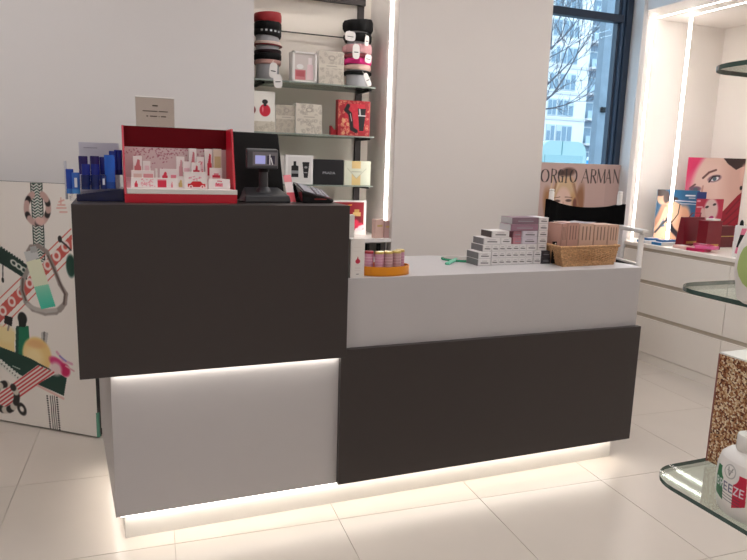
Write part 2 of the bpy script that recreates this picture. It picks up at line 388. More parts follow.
# ---- generic boxes -------------------------------------------------------
def pxbox(x0, x1, y0, y1, Y, dep, zb=None):
    """front-face extents on plane Y from photograph pixels; base set to zb when given"""
    a = atY(x0, (y0 + y1) / 2, Y); b = atY(x1, (y0 + y1) / 2, Y); c = atY((x0 + x1) / 2, y0, Y); d = atY((x0 + x1) / 2, y1, Y)
    return a[0], b[0], Y, Y + dep, (d[2] if zb is None else zb), c[2]
def fprint(t, B, base, res, draw, name='printed_front', m=None):
    x0, x1, y0, y1, z0, z1 = B
    p = Print((x0 + .001, y0, z0 + .001), (1, 0, 0), (0, 0, 1), x1 - x0 - .002, z1 - z0 - .002, res, base)
    draw(p, x1 - x0, z1 - z0)
    return p.build(name, t, m=m)
def gift(name, label, B, bm, base, draw, res=.002, group=None, cat='gift box', bev=.001):
    t = thing(name, label, cat, ((B[0] + B[1]) / 2, (B[2] + B[3]) / 2, B[4]), group)
    bo = MB().box(*B).build('body', bm, t, bevel=bev)
    if draw: fprint(bo, B, base, res, draw)
    return t
def flacon(p, cx, z0, w, h, col, cap=(20, 18, 20), neck=.25, roundy=True, hl=(255, 190, 190)):
    if roundy:
        p.ell((cx, z0 + h * .36), w / 2, h * .36, col, soft=.12); p.ell((cx - w * .2, z0 + h * .42), w * .07, h * .18, hl, soft=.8, a=.6)
    else: p.poly([(cx - w/2, z0), (cx + w/2, z0), (cx + w/2, z0 + h*.62), (cx - w/2, z0 + h*.62)], col)
    p.poly([(cx - w*.12, z0 + h*.6), (cx + w*.12, z0 + h*.6), (cx + w*.12, z0 + h*.78), (cx - w*.12, z0 + h*.78)], cap)
    p.ell((cx, z0 + h*.86), w*.26, h*.14, cap, soft=.15)
def speckle(p, col, n, r, u0, u1, v0, v1, a=.5):
    g = np.random.default_rng(int(n + u1 * 1000))
    for _ in range(n):
        p.ell((g.uniform(u0, u1), g.uniform(v0, v1)), r * g.uniform(.5, 1.3), r * g.uniform(.4, 1), col, g.uniform(0, 3), .5, a, ring=.6)

# shelf 1
def d_pink_set(p, w, h):
    p.poly([(w*.1, h*.08), (w*.9, h*.08), (w*.9, h*.93), (w*.1, h*.93)], (214, 203, 198))
    p.poly([(w*.12, h*.1), (w*.55, h*.1), (w*.55, h*.42), (w*.12, h*.42)], (206, 128, 132)); p.poly([(w*.15, h*.2), (w*.5, h*.2), (w*.5, h*.38), (w*.15, h*.38)], (190, 92, 100))
    p.ell((w*.32, h*.52), w*.14, h*.08, (235, 232, 230)); p.poly([(w*.58, h*.12), (w*.86, h*.12), (w*.84, h*.6), (w*.62, h*.6)], (236, 206, 210))
    p.poly([(w*.66, h*.6), (w*.8, h*.6), (w*.8, h*.82), (w*.66, h*.82)], (240, 228, 228))
B = pxbox(292, 316.5, 52, 79, 1.62, .07, SZ[0])
t = gift('gift_box', 'white framed gift box showing pink perfume bottles on top glass shelf', B, WHITE, (232, 228, 222), d_pink_set)
MB().box(B[0], B[0] + .014, B[2] - .012, B[2], B[4], B[5]).box(B[1] - .012, B[1], B[2] - .012, B[2], B[4], B[5]).box(B[0], B[1], B[2] - .012, B[2], B[4], B[4] + .012).box(B[0], B[1], B[2] - .012, B[2], B[5] - .01, B[5]).build('frame', WHITE, t)
def d_lace(p, w, h):
    speckle(p, (168, 158, 146), 70, w * .07, 0, w, 0, h, .55)
    p.poly([(0, h*.5), (w, h*.5), (w, h*.62), (0, h*.62)], (212, 204, 190)); p.line([(w*.3, h*.56), (w*.7, h*.56)], h*.025, (150, 140, 130), .7)
    p.ell((w*.5, h*.8), w*.14, h*.08, (170, 160, 148), ring=.4)
gift('gift_box', 'pale cream lace-patterned gift box between pink set and right headband stand', pxbox(319, 344, 51.5, 81, 1.62, .07, SZ[0]), WHITE_M, (206, 197, 184), d_lace)
# shelf 2
def d_red_flacons(p, w, h):
    p.poly([(0, 0), (w, 0), (w, h*.26), (0, h*.26)], (212, 204, 188)); speckle(p, (180, 170, 152), 30, w*.06, 0, w, 0, h*.26, .5)
    flacon(p, w*.26, h*.4, w*.34, h*.36, (120, 20, 26)); flacon(p, w*.70, h*.38, w*.32, h*.42, (206, 24, 52))
B = pxbox(244, 275, 91, 131.5, 1.60, .06, SZ[1]); B = (B[0] - .02,) + B[1:]
gift('gift_box', 'white gift box showing two round red perfume bottles', B, WHITE, (238, 234, 226), d_red_flacons)
gift('gift_box', 'cream lace-patterned gift box turned aside next to the red perfume bottles', pxbox(275.5, 297, 105, 131.5, 1.63, .08, SZ[1]), WHITE_M, (196, 186, 170), d_lace)
gift('gift_box', 'cream lace-patterned gift box in the middle of the middle glass shelf', pxbox(296, 322, 104, 132.5, 1.60, .06, SZ[1]), WHITE_M, (214, 206, 192), d_lace)
def d_red_case(p, w, h):
    speckle(p, (226, 190, 140), 90, w*.05, 0, w, 0, h, .5)
    p.poly([(w*.2, h*.12), (w*.82, h*.12), (w*.82, h*.9), (w*.2, h*.9)], (196, 36, 56), .85); speckle(p, (226, 180, 130), 20, w*.05, w*.1, w*.35, h*.05, h*.5, .7)
    p.line([(w*.30, h*.84), (w*.24, h*.72), (w*.36, h*.62), (w*.40, h*.42), (w*.43, h*.2), (w*.56, h*.14)], w*.11, (16, 14, 16)); p.line([(w*.37, h*.62), (w*.42, h*.42)], w*.02, (230, 225, 225), .8)
    p.poly([(w*.66, h*.15), (w*.80, h*.15), (w*.86, h*.78), (w*.60, h*.78)], (16, 14, 18)); p.line([(w*.66, h*.75), (w*.68, h*.6)], w*.05, (225, 225, 225), .8); p.line([(w*.63, h*.58), (w*.84, h*.58)], h*.03, (200, 200, 205))
B = pxbox(338, 370, 100.5, 135.5, 1.60, .05, SZ[1])
gift('gift_case', 'red and gold gift case holding black brushes at the niche edge', B, mat('red_card', (170, 22, 36), .45), (158, 24, 38), d_red_case, res=.0016)
tag(MB().prismY([(B[0] - .035, SZ[1]), (B[0] - .004, SZ[1]), (B[0] - .004, SZ[1] + .036), (B[0] - .016, SZ[1] + .034), (B[0] - .035, SZ[1] + .058)], 1.62, 1.66).build('torn_card', MATS['red_card']), 'small red folded card standing left of the red gift case', 'card')
# shelf 3
def d_black_set(p, w, h):
    p.poly([(w*.08, h*.06), (w*.92, h*.06), (w*.92, h*.92), (w*.08, h*.92)], (222, 219, 216))
    p.poly([(w*.20, h*.24), (w*.46, h*.24), (w*.46, h*.62), (w*.38, h*.64), (w*.38, h*.78), (w*.28, h*.78), (w*.28, h*.64), (w*.20, h*.62)], (20, 20, 22)); p.poly([(w*.20, h*.36), (w*.46, h*.36), (w*.46, h*.46), (w*.20, h*.46)], (150, 150, 152))
    p.poly([(w*.66, h*.22), (w*.80, h*.22), (w*.86, h*.76), (w*.60, h*.76)], (22, 22, 24)); p.ell((w*.73, h*.58), w*.06, h*.04, (150, 150, 152)); p.line([(w*.68, h*.4), (w*.78, h*.4)], h*.03, (170, 170, 172))
gift('gift_box', 'plain white carton half hidden behind the black till screen', pxbox(270, 285.5, 155.5, 184.5, 1.63, .06, SZ[2]), WHITE_M, (228, 224, 220), None)
gift('gift_box', 'white gift box showing black bottle and black tube', pxbox(285.5, 313, 155, 184.5, 1.60, .06, SZ[2]), WHITE, (234, 231, 228), d_black_set, res=.0016)
B = pxbox(314, 343.5, 159.5, 184.5, 1.60, .06, SZ[2])
t = gift('gift_box', 'plain black gift box with small silver lettering', B, mat('black_card', (24, 24, 28), .4), (0, 0, 0), None)
text('PRADA', .021, facing(((B[0] + B[1]) / 2, B[2] - .0005, (B[4] + B[5]) / 2 - .005), (1, 0, 0), (0, 0, 1)), 'lettering', mat('silver_ink', (190, 190, 195), .3, .2), t, squeeze=1.2)
def d_mint(p, w, h):
    p.poly([(w*.28, 0), (w*.62, 0), (w*.62, h), (w*.28, h)], (214, 186, 128)); p.poly([(w*.12, h*.68), (w*.82, h*.68), (w*.46, h*.28)], (206, 208, 188)); p.line([(w*.12, h*.68), (w*.46, h*.28), (w*.82, h*.68)], w*.02, (170, 172, 150))
    p.line([(w*.28, h*.55), (w*.64, h*.55)], h*.03, (140, 140, 120), .7)
gift('gift_box', 'pale mint gift box with gold band and inverted triangle emblem', pxbox(344, 370.5, 161, 185.5, 1.60, .06, SZ[2]), mat('mint_card', (206, 208, 188), .5), (208, 210, 190), d_mint)
# low unit
def d_bordeaux(p, w, h):
    p.poly([(w*.06, h*.16), (w*.93, h*.16), (w*.93, h*.95), (w*.06, h*.95)], (140, 14, 34)); p.grad(lambda c, U, V: c)
    p.line([(w*.42, h*.85), (w*.58, h*.87)], h*.03, (214, 150, 50)); p.poly([(w*.62, h*.3), (w*.84, h*.3), (w*.84, h*.55), (w*.62, h*.55)], (110, 16, 30)); p.poly([(w*.62, h*.55), (w*.84, h*.55), (w*.84, h*.66), (w*.62, h*.66)], (206, 170, 110)); p.poly([(w*.66, h*.66), (w*.8, h*.66), (w*.8, h*.74), (w*.66, h*.74)], (190, 150, 80))
    for q in ((.68, .34, .12), (.78, .26, .1), (.66, .22, .07), (.86, .3, .06)): p.ell((w*q[0], h*q[1]), w*q[2], h*q[2], (212, 40, 76), soft=.5)
    for q in ((.84, .2, .08), (.74, .16, .05), (.9, .25, .05)): p.ell((w*q[0], h*q[1]), w*q[2], h*q[2], (244, 214, 220), soft=.5)
B = pxbox(330, 366, 200.5, 240, 1.60, .05, .902)
gift('gift_box', 'burgundy gift box in white frame behind the raised dark cabinet', B, WHITE, (236, 230, 226), d_bordeaux, res=.0016)
# rosy boxes on the low unit
for (x0, x1, y0, y1, Y, rz, cc, lab) in ((374.5, 385, 219.5, 235, 1.425, .35, (222, 188, 176), 'small peach carton leaning on the low white shelf'), (385, 392, 221, 236, 1.425, .1, (196, 160, 156), 'small dusky pink carton at the end of the low white shelf')):
    B = pxbox(x0, x1, y0, y1, Y, .05, .902); c = ((B[0] + B[1]) / 2, Y + .03, .902); w = B[1] - B[0]
    M = Matrix.Translation(c) @ Matrix.Rotation(rz, 4, 'Z')
    t = thing('small_carton', lab, 'carton', c)
    MB().mbox(M, w, .035, B[5] - .902).build('body', mat('carton_' + lab[6:11].strip(), cc, .5), t, bevel=.001)
    MB().mbox(M @ Matrix.Translation((0, -.0176, (B[5] - .902) * .6)), w * .6, .001, .012).build('label', mat('gold_foil', (206, 176, 120), .3, .6), t)
# nail polish bottles on the lower shelf of that unit
for k, (x, cc) in enumerate(((368, (150, 20, 34)), (379, (226, 170, 172)), (389, (170, 60, 60)))):
    p0 = atY(x, 245, 1.46); c = (p0[0], 1.47, .72)
    t = thing('polish_bottle', ('dark red', 'pale pink', 'brick red')[k] + ' nail polish bottle with black cap under the low white shelf', 'bottle', c, 'polish bottles under the low shelf')
    MB().lathe(c, [(.0, 0), (.024, 0), (.026, .01), (.026, .075), (.018, .09), (.0, .09)], 16).build('glass_body', mat('polish_%d' % k, cc, .12), t, smooth=True)
    MB().lathe((c[0], c[1], .81), [(.0, 0), (.015, 0), (.013, .055), (.0, .055)], 14).build('cap', BLACK_G, t, smooth=True)

# ---- headband stands and headbands
def stand(c, r, h, lab):
    t = thing('headband_stand', lab, 'display stand', c, 'headband stands')
    MB().lathe((c[0], c[1], c[2]), [(0, 0), (r * 1.15, 0), (r * 1.15, .006), (0, .006)], 28).build('base', mat('stand_base', (60, 60, 62), .4), t, smooth=True)
    MB().lathe((c[0], c[1], c[2] + .006), [(0, 0), (r, 0), (r, h - .006), (0, h - .006)], 28).build('drum', mat('stand_grey', (168, 168, 172), .5), t, smooth=True)
def headband(c, r, z, hgt, thick, cc, lab, tilt=0.0, az=0.0, rough=.7, wob=0.0, grp=None, studs=None):
    seg = 36; vs = []; fs = []; tilt *= .6
    g = np.random.default_rng(int(z * 10000))
    ph = g.uniform(0, 6)
    prof = [(-.5, 0), (-.5, .6), (-.25, 1), (.25, 1), (.5, .6), (.5, 0)]
    for k in range(seg):
        a = 2 * PI * k / seg; wv = 1 + wob * math.sin(a * 7 + ph) * .5 + wob * math.sin(a * 13) * .4
        hh = hgt * (1 + .15 * math.cos(a - az))      # wider at one side, as a headband is
        for q, d in prof:
            rr = r + thick * d * wv
            vs.append((c[0] + rr * math.cos(a), c[1] + rr * math.sin(a), z + q * hh + tilt * math.cos(a - az) * r))
    n = len(prof)
    for k in range(seg):
        for i in range(n):
            j = (i + 1) % n; fs.append((k * n + i, ((k + 1) % seg) * n + i, ((k + 1) % seg) * n + j, k * n + j))
    m = mat('band_%d_%d_%d' % cc, cc, rough, var=.12, bump=.2, spec=.2)
    o = thing('headband', lab, 'headband', (c[0], c[1], z - hgt * .7 - abs(tilt) * r), grp)
    bd_ = MB().add(vs, fs).build('band', m, o, smooth=True)
    a = az + PI
    MB().lathe((c[0] + (r + thick) * math.cos(2.9), c[1] + (r + thick) * math.sin(2.9), z + tilt * math.cos(2.9 - az) * r - hgt * .2), [(0, 0), (.005, 0), (.007, hgt * .25), (.005, hgt * .5), (0, hgt * .5)], 8).build('knot', m, o, smooth=True)
    if studs:
        for k in range(5):
            a = -2.2 + k * .33; zz = z + tilt * math.cos(a - az) * r
            MB().mbox(Matrix.Translation((c[0] + (r + thick) * math.cos(a), c[1] + (r + thick) * math.sin(a), zz)) @ Matrix.Rotation(a, 4, 'Z'), .004, .012, .010).build('stud', mat('silver_stud', (210, 212, 214), .25, .6), bd_)
    return o
c1 = tuple(atY(267.5, 75, 1.70)); c1 = (c1[0], 1.70, SZ[0])
px1 = atY(281, 50, 1.70)[0] - atY(254, 50, 1.70)[0]; R1 = px1 / 2 * .86
zt = atY(267, 15, 1.70)[2]; H1 = zt - SZ[0]
stand(c1, R1 * .96, H1 - .006, 'grey drum stand of headbands beside the wall panel edge')
def zpx(y, x=267, Y=1.70): return atY(x, y, Y)[2]
G1 = 'headbands on the drum beside the wall panel'
headband(c1, R1, zpx(18.5), .052, .012, (150, 44, 48), 'brick red leather headband, topmost on its drum', .03, 0, .4, 0, G1)
headband(c1, R1, zpx(27), .046, .012, (9, 9, 10), 'black headband just under the brick red one', .02, 0, .6, .2, G1)
headband(c1, R1, zpx(33.5), .040, .011, (9, 9, 10), 'black headband set with silver squares', -.06, 0, .5, 0, G1, True)
headband(c1, R1, zpx(44.5), .022, .010, (214, 196, 186), 'cream headband on the left drum', -.04, 0, .6, 0, G1)
headband(c1, R1, zpx(46.0), .008, .016, (120, 32, 36), 'thin dark red headband over the cream one', -.04, 0, .5, 0, G1)
headband(c1, R1, zpx(52.5), .020, .011, (34, 18, 22), 'black and wine headband in the middle of the left drum', .06, 0, .5, 0, G1)
headband(c1, R1, zpx(57.5), .036, .012, (9, 9, 10), 'black satin headband above the pink one', .05, 0, .4, .1, G1)
headband(c1, R1, zpx(63), .026, .010, (190, 148, 140), 'dusty pink headband, lowest on the left drum', .03, 0, .6, 0, G1)
def price_tag(p, w, h, lab, rot=0.0, m=None):
    t = thing('price_tag', lab, 'tag', (p[0], p[1], p[2]))
    M = Matrix.Translation(p) @ Matrix.Rotation(rot, 4, 'Y')
    poly = []
    for k in range(20):
        a = 2 * PI * k / 20; poly.append((w / 2 * math.copysign(abs(math.cos(a)) ** .6, math.cos(a)), h / 2 + h / 2 * math.copysign(abs(math.sin(a)) ** .6, math.sin(a))))
    MB().prismY(poly, -.001, .001).xf(M).build('card', WHITE, t)
    MB().prismY([(-w*.3, h*.42), (w*.3, h*.42), (w*.3, h*.48), (-w*.3, h*.48)], -.0015, -.001).xf(M).build('printed_line', CHAR, t)
    MB().tube([M @ Vector(q) for q in ((0, 0, h * .93), (-.006, .012, h * 1.08), (.004, .03, h * 1.18))], .0012, 5).build('string', WHITE_M, t)
price_tag(tuple(atY(272.5, 78, 1.565)), .045, .085, 'white rounded tag hanging from the dusty pink headband', .1)
price_tag(tuple(atY(278.5, 88, 1.545)), .050, .075, 'white rounded tag dangling over the top shelf edge at left', -.1)
c2 = tuple(atY(357, 76, 1.70)); c2 = (c2[0], 1.70, SZ[0] + .012)
px2 = atY(370, 50, 1.70)[0] - atY(345, 50, 1.70)[0]; R2 = px2 / 2 * .86
def zp2(y): return atY(357, y, 1.70)[2]
stand((c2[0], c2[1], SZ[0]), R2 * .95, zp2(22) - SZ[0], 'grey drum stand of headbands at the niche upright')
G2 = 'headbands on the drum at the niche upright'
headband(c2, R2, zp2(27), .075, .020, (9, 9, 10), 'wide fluffy black headband, topmost on the right drum', .06, .6, .9, .35, G2)
headband(c2, R2, zp2(39), .052, .014, (9, 9, 10), 'black headband under the fluffy one', -.03, 0, .6, .25, G2)
headband(c2, R2, zp2(50), .050, .018, (206, 158, 160), 'pale pink ruffled headband on the right drum', 0, 0, .8, .5, G2)
headband(c2, R2, zp2(57), .024, .016, (150, 82, 88), 'rose and brown ruffled headband on the right drum', 0, 0, .8, .5, G2)
headband(c2, R2, zp2(62.5), .036, .018, (214, 52, 128), 'bright magenta ruffled headband on the right drum', 0, 0, .7, .5, G2)
headband(c2, R2, zp2(68.5), .030, .015, (222, 190, 178), 'peach headband near the foot of the right drum', 0, 0, .7, .3, G2)
headband(c2, R2, zp2(74), .024, .016, (9, 9, 10), 'black headband, lowest on the right drum', 0, 0, .7, .2, G2)
price_tag(tuple(atY(350, 41, 1.58)), .065, .055, 'wide white tag on the black headband of the right drum', .05)
price_tag(tuple(atY(356, 59, 1.57)), .045, .085, 'clear white card hanging before the pink ruffled headband', 0)
price_tag(tuple(atY(366.5, 46, 1.60)), .026, .060, 'narrow white tag beside the black headband of the right drum', .05)
price_tag(tuple(atY(367.5, 63, 1.60)), .042, .050, 'square white tag over the magenta headband', .15)
price_tag(tuple(atY(370, 86, 1.575)), .030, .080, 'white tag dangling below the top shelf at the upright', -.45)
# ================================================================= things on the raised dark cabinet
TZ = 1.193
# ---- blue skincare stand
bs = thing('blue_stand', 'navy and clear counter stand with grey-lilac back card, left end of counter', 'display stand', (.87, .24, TZ))
NAVY = mat('navy_acrylic', (12, 20, 62), .15, var=.1)
MB().prismY([(.800, TZ), (.945, TZ), (.945, TZ + .042), (.800, TZ + .022)], .13, .32).build('tray', NAVY, bs, bevel=.002)
MB().prism([(.778, .15), (.799, .15), (.799, .32), (.778, .32)], TZ, TZ + .022).build('acrylic_edge', ACRYL, bs)
MB().box(.806, .938, .16, .22, TZ + .0425, TZ + .050).box(.806, .938, .22, .30, TZ + .0425, TZ + .085).build('step', ACRYL, bs)
B = pxbox(79, 110, 142.5, 170, .315, .004)
MB().box(B[0], B[1] + .03, .322, .326, TZ + .02, B[5]).build('back_card', mat('lilac_card', (196, 194, 206), .4), bs)
MB().box(B[0] + .015, B[0] + .06, .321, .3218, B[5] - .02, B[5] - .017).build('printed_line', mat('pale_ink', (150, 150, 165), .5), bs)
def tube_item(px, y0, y1, Y, wpx, cc, lab, cap=None, name='skincare_tube', cat='tube', flat=.7, zb=None, band=None):
    a = atY(px, y1, Y); b = atY(px, y0, Y); r = wpx / 2 * (atY(px + 1, y1, Y)[0] - a[0])
    zb = a[2] if zb is None else zb; h = b[2] - zb; c = (a[0], Y, zb)
    t = thing(name, lab, cat, c, 'blue skincare tubes and bottles')
    m = mat('skin_%d_%d_%d' % cc, cc, .18, var=.06)
    MB().lathe(c, [(0, 0), (r * .9, 0), (r * .95, h * .22), (r, h * .3), (r * 1.04, h * .95), (r * .98, h), (0, h)], 18, 1, flat).build('body', m, t, smooth=True)
    MB().lathe((c[0], c[1], zb), [(0, 0), (r * .98, -.0002), (r * 1.0, h * .2), (0, h * .2)], 18, 1.02, flat * 1.02).build('cap', mat('cap_%d_%d_%d' % (cap or cc), cap or cc, .25), t, smooth=True)
    if band: MB().box(c[0] - r * .35, c[0] + r * .35, Y - r * flat * 1.06, Y - r * flat * 1.0, zb + h * .3, zb + h * .75).build('label', mat('pale_label', (214, 220, 232), .5), t)
    return t
zs1, zs2, zs3 = TZ + .0425, TZ + .050, TZ + .085
tube_item(110.5, 155, 186, .15, 10.5, (32, 92, 190), 'tall mid-blue squeeze tube, front right of the blue stand', (24, 70, 150), zb=TZ + .042)
tube_item(70.5, 169, 192, .19, 7.5, (38, 74, 170), 'small blue bottle at the left rear edge of the blue stand', (60, 120, 200), zb=TZ + .022)
tube_item(76.5, 172.5, 193, .155, 8, (52, 104, 190), 'light blue bottle with white neck, front left of the blue stand', (70, 140, 210), zb=TZ + .024, band=True)
for k, x in enumerate((86, 95.5)):
    tube_item(x, 175, 189, .145, 8.5, (16, 32, 92), ('dark translucent blue jar, first of the front row after the light blue bottle', 'dark translucent blue jar, next to the jar with the pale label')[k], (22, 44, 110), 'skincare_jar', 'jar', 1, zb=TZ + .0425 - .004)
tube_item(104, 175, 188, .148, 6.5, (20, 40, 104), 'dark blue jar with a pale oblong label', (22, 44, 110), 'skincare_jar', 'jar', 1, zb=TZ + .0405, band=True)
for k, x in enumerate((84, 95.5)):
    tube_item(x, 156, 181, .255, 9, (40, 30, 96), ('dark violet-blue bottle before the left edge of the lilac card', 'dark violet-blue bottle before the middle of the lilac card')[k], (44, 34, 110), zb=zs3)
tube_item(104, 157, 181, .26, 7, (34, 36, 120), 'violet-blue bottle half behind the tall mid-blue tube', (30, 34, 110), zb=zs3)
for k, x in enumerate((86.5, 96.0)):
    tube_item(x, 164, 184, .195, 8.5, (30, 44, 140), ('royal blue bottle, left of two in the middle row of the blue stand', 'royal blue bottle, right of two in the middle row of the blue stand')[k], (24, 40, 120), zb=zs2)
for k, (x, y0) in enumerate(((114, 151), (119, 150))):
    tube_item(x, y0, 181, .25 + .01 * k, 8, (26, 54, 148), ('royal blue tube behind the tall mid-blue tube', 'dark blue tube touching the red display')[k], (20, 36, 104), zb=zs3)
tube_item(66.5, 161, 192, .24, 2.6, (206, 206, 212), 'slim clear vial at the left end of the blue stand', (190, 190, 200), zb=TZ, name='vial', cat='vial', flat=1)

# ---- red lipstick display
RED = mat('display_red', (196, 20, 44), .35, var=.03); DRED = mat('display_deep_red', (96, 0, 12), .5, var=.03, spec=.12)
rd = thing('lipstick_display', 'red open cardboard display with deep red header and white tray', 'display stand', (1.13, .17, TZ))
xl, xr = .946, 1.309
MB().box(xl, xr, .07, .28, TZ, TZ + .030).build('base', RED, rd, bevel=.0015)
MB().box(xl + .008, xr + .001, .069, .10, TZ + .030, TZ + .046).build('tray_edge', WHITE_M, rd, bevel=.001)
zt0, zt1 = TZ + .046, TZ + .066
MB().box(xl + .008, xr - .008, .10, .16, TZ + .030, zt0).box(xl + .008, xr - .008, .16, .20, TZ + .030, zt1).box(xl + .008, xr - .008, .20, .252, TZ + .030, zt1 + .012).build('tier', mat('tier_pink', (226, 190, 194), .5), rd)
hz0, hz1 = atY(170, 148, .26)[2], atY(170, 127.5, .26)[2]
MB().box(xl, xr - .002, .262, .28, hz0, hz1).build('header', DRED, rd, bevel=.001)
bp = MB().box(xl, xr - .002, .262, .278, TZ + .030, hz0).build('back_panel', mat('panel_pink', (206, 178, 178), .5), rd)
p = Print((xl + .006, .2618, zt1 + .012), (1, 0, 0), (0, 0, 1), xr - xl - .014, hz0 - zt1 - .013, .002, (208, 182, 182))
g = np.random.default_rng(3)
for _ in range(150):
    p.ell((abs(g.normal(.13, .08)), p.h * (1 - abs(g.normal(0, .3)))), .0022, .0022, (150, 60, 84), soft=.6, a=.7)
p.build('printed_back', rd)
MB().prismX([(.09, TZ + .030), (.262, TZ + .030), (.262, hz1), (.245, hz1), (.12, TZ + .06)], xl, xl + .006).build('side_wing', mat('wing_lit_red', (190, 70, 84), .4), rd)  # left wing's red is lightened to paint in the light on its outer side
MB().prismX([(.09, TZ + .030), (.262, TZ + .030), (.262, hz1), (.15, hz1), (.10, TZ + .06)], xr - .006, xr).build('side_wing', RED, rd)
def lipcard(x0, x1, y0, y1, Y, zb, lab, draw, base=(236, 226, 224), dep=.014):
    B = pxbox(x0, x1, y0, y1, Y, dep, zb)
    t = gift('makeup_carton', lab, B, WHITE_M, base, draw, res=.0013, group='makeup cartons in the red display', cat='carton', bev=.0005)
PINK, LRED = (226, 130, 146), (206, 36, 66)
def lip(cx, w0, h0, c=LRED):
    def f(p, w, h):
        p.poly([(w*(cx-w0/2), h*.1), (w*(cx+w0/2), h*.1), (w*(cx+w0/2), h*.1+h*h0*.6), (w*(cx-w0/2), h*.1+h*h0*.6)], c)
        p.poly([(w*(cx-w0*.35), h*.1+h*h0*.6), (w*(cx+w0*.35), h*.1+h*h0*.6), (w*(cx+w0*.3), h*(.1+h0)), (w*cx, h*(.15+h0))], c)
    return f
def many(*fs):
    def f(p, w, h):
        for q in fs: q(p, w, h)
    return f
def dots(c, n, u0, u1, v0, v1):
    def f(p, w, h):
        g = np.random.default_rng(n)
        for _ in range(n): p.ell((w*g.uniform(u0, u1), h*g.uniform(v0, v1)), .0022, .0018, c, soft=.6, a=.7)
    return f
def rect(u0, u1, v0, v1, c): return lambda p, w, h: p.poly([(w*u0, h*v0), (w*u1, h*v0), (w*u1, h*v1), (w*u0, h*v1)], c)
def car(p, w, h):
    rect(.14, .92, .1, .3, (196, 20, 34))(p, w, h); p.poly([(w*.26, h*.3), (w*.36, h*.44), (w*.7, h*.44), (w*.8, h*.3)], (196, 20, 34))
    for q in (.28, .78): p.ell((w*q, h*.12), w*.09, h*.1, (240, 210, 212)); p.ell((w*q, h*.12), w*.04, h*.045, (160, 30, 40))
    dots((224, 130, 150), 22, .18, .75, .5, .72)(p, w, h)
Z1, Z2, Z3 = zt0, zt1, zt1 + .012
lipcard(131, 177, 178, 190.5, .104, Z1, 'wide white carton printed with lipstick, dots and red square, front row', many(lip(.1, .07, .55), dots(PINK, 40, .2, .52, .15, .85), rect(.56, .76, .1, .72, LRED), rect(.56, .76, .72, .86, PINK), lip(.88, .05, .5, PINK)))
lipcard(176.5, 184, 177, 190, .112, Z1, 'narrow cream carton with a gold flask, front row', lip(.5, .5, .6, (206, 176, 110)))
lipcard(184, 207, 172, 190.5, .104, Z1, 'square white carton printed with a small red car', car)
lipcard(208.5, 230, 179, 190.5, .106, Z1, 'low white carton with a pink dotted flower on the right', many(rect(.3, .65, .25, .55, PINK), dots(LRED, 12, .35, .6, .3, .8)))
lipcard(131, 154, 170.5, 181, .162, Z2, 'white carton with two beige and pink swatches, second row', many(rect(.1, .45, .1, .7, (222, 190, 180)), rect(.52, .95, .1, .7, (222, 150, 156))))
lipcard(155.5, 157.5, 168.5, 180, .165, Z2, 'thin red lipstick stick between two cartons', None)
lipcard(160, 177.5, 169, 181, .162, Z2, 'white carton with a red house-shaped bottle, second row', many(lip(.26, .32, .62), rect(.6, .92, .1, .55, PINK)))
lipcard(191.5, 200.5, 162.5, 180, .162, Z2, 'small white carton with a bright red house shape', many(rect(.15, .85, .35, .6, LRED), lip(.5, .5, .7)))
lipcard(210, 222, 168, 181, .163, Z2, 'small white carton with a red striped purse', many(rect(.18, .8, .1, .5, LRED), rect(.18, .8, .28, .33, (240, 220, 220)), rect(.3, .7, .5, .62, PINK)))
lipcard(133, 142, 156, 175, .21, Z3, 'upright carton with a dusky rose lipstick, back row left', lip(.5, .75, .7, (204, 110, 116)))
lipcard(143, 150.5, 161, 175, .215, Z3, 'short pale pink carton beside the dusky rose one', rect(.2, .8, .15, .7, (232, 196, 202)))
lipcard(176.5, 184.5, 156.5, 176, .21, Z3, 'upright pale carton with a faint rose lipstick, back row middle', lip(.5, .5, .7, (214, 160, 166)))
lipcard(183, 190, 161.5, 177, .195, Z3 - .0, 'slim white carton with pink edge, back row middle', rect(.1, .9, .1, .6, (232, 190, 200)), dep=.008)
lipcard(189, 196.5, 148.5, 172, .235, Z3, 'tall carton with a dusky rose lipstick, highest of the back row', lip(.5, .6, .75, (200, 112, 122)))
lipcard(196.5, 204, 157, 177, .21, Z3, 'white carton with pink speckles beside the tallest one', many(rect(.15, .85, .1, .75, (228, 186, 192)), dots(LRED, 10, .2, .8, .2, .8)))
lipcard(205, 212.5, 149, 177, .215, Z3, 'tall carton with a bright red lipstick, back row right', lip(.55, .6, .7))
lipcard(213, 221.5, 149, 177, .215, Z3, 'tall cream and gold carton, right end of the back row', rect(.15, .85, .1, .75, (206, 186, 140)), base=(226, 214, 196))

# ---- acrylic sign on top of the display
B = pxbox(135.5, 174.5, 97.5, 128, .271, .004, hz1)
sg = thing('sign_holder', 'small clear acrylic sign holder with a printed card on the red display', 'sign', ((B[0] + B[1]) / 2, .272, hz1))
MB().box(B[0], B[1], .2675, .2695, hz1, B[5]).build('acrylic_sheet', ACRYL, sg)
MB().box(B[0], B[1], .2725, .2745, hz1, B[5]).box(B[0], B[1], .262, .28, hz1 + .0003, hz1 + .002).build('acrylic_back', ACRYL, sg)
MB().box(B[0] + .001, B[1] - .001, .270, .272, hz1 + .002, B[5] - .002).build('paper_card', mat('greige_paper', (214, 200, 188), .6), sg)
MB().box(B[0], B[1], .2668, .2752, B[5] - .001, B[5] + .003).build('bright_rim', mat('acrylic_rim', (244, 240, 236), .15), sg)
INK = mat('brown_ink', (92, 78, 66), .6)
cx = (B[0] + B[1]) / 2; hh = B[5] - hz1
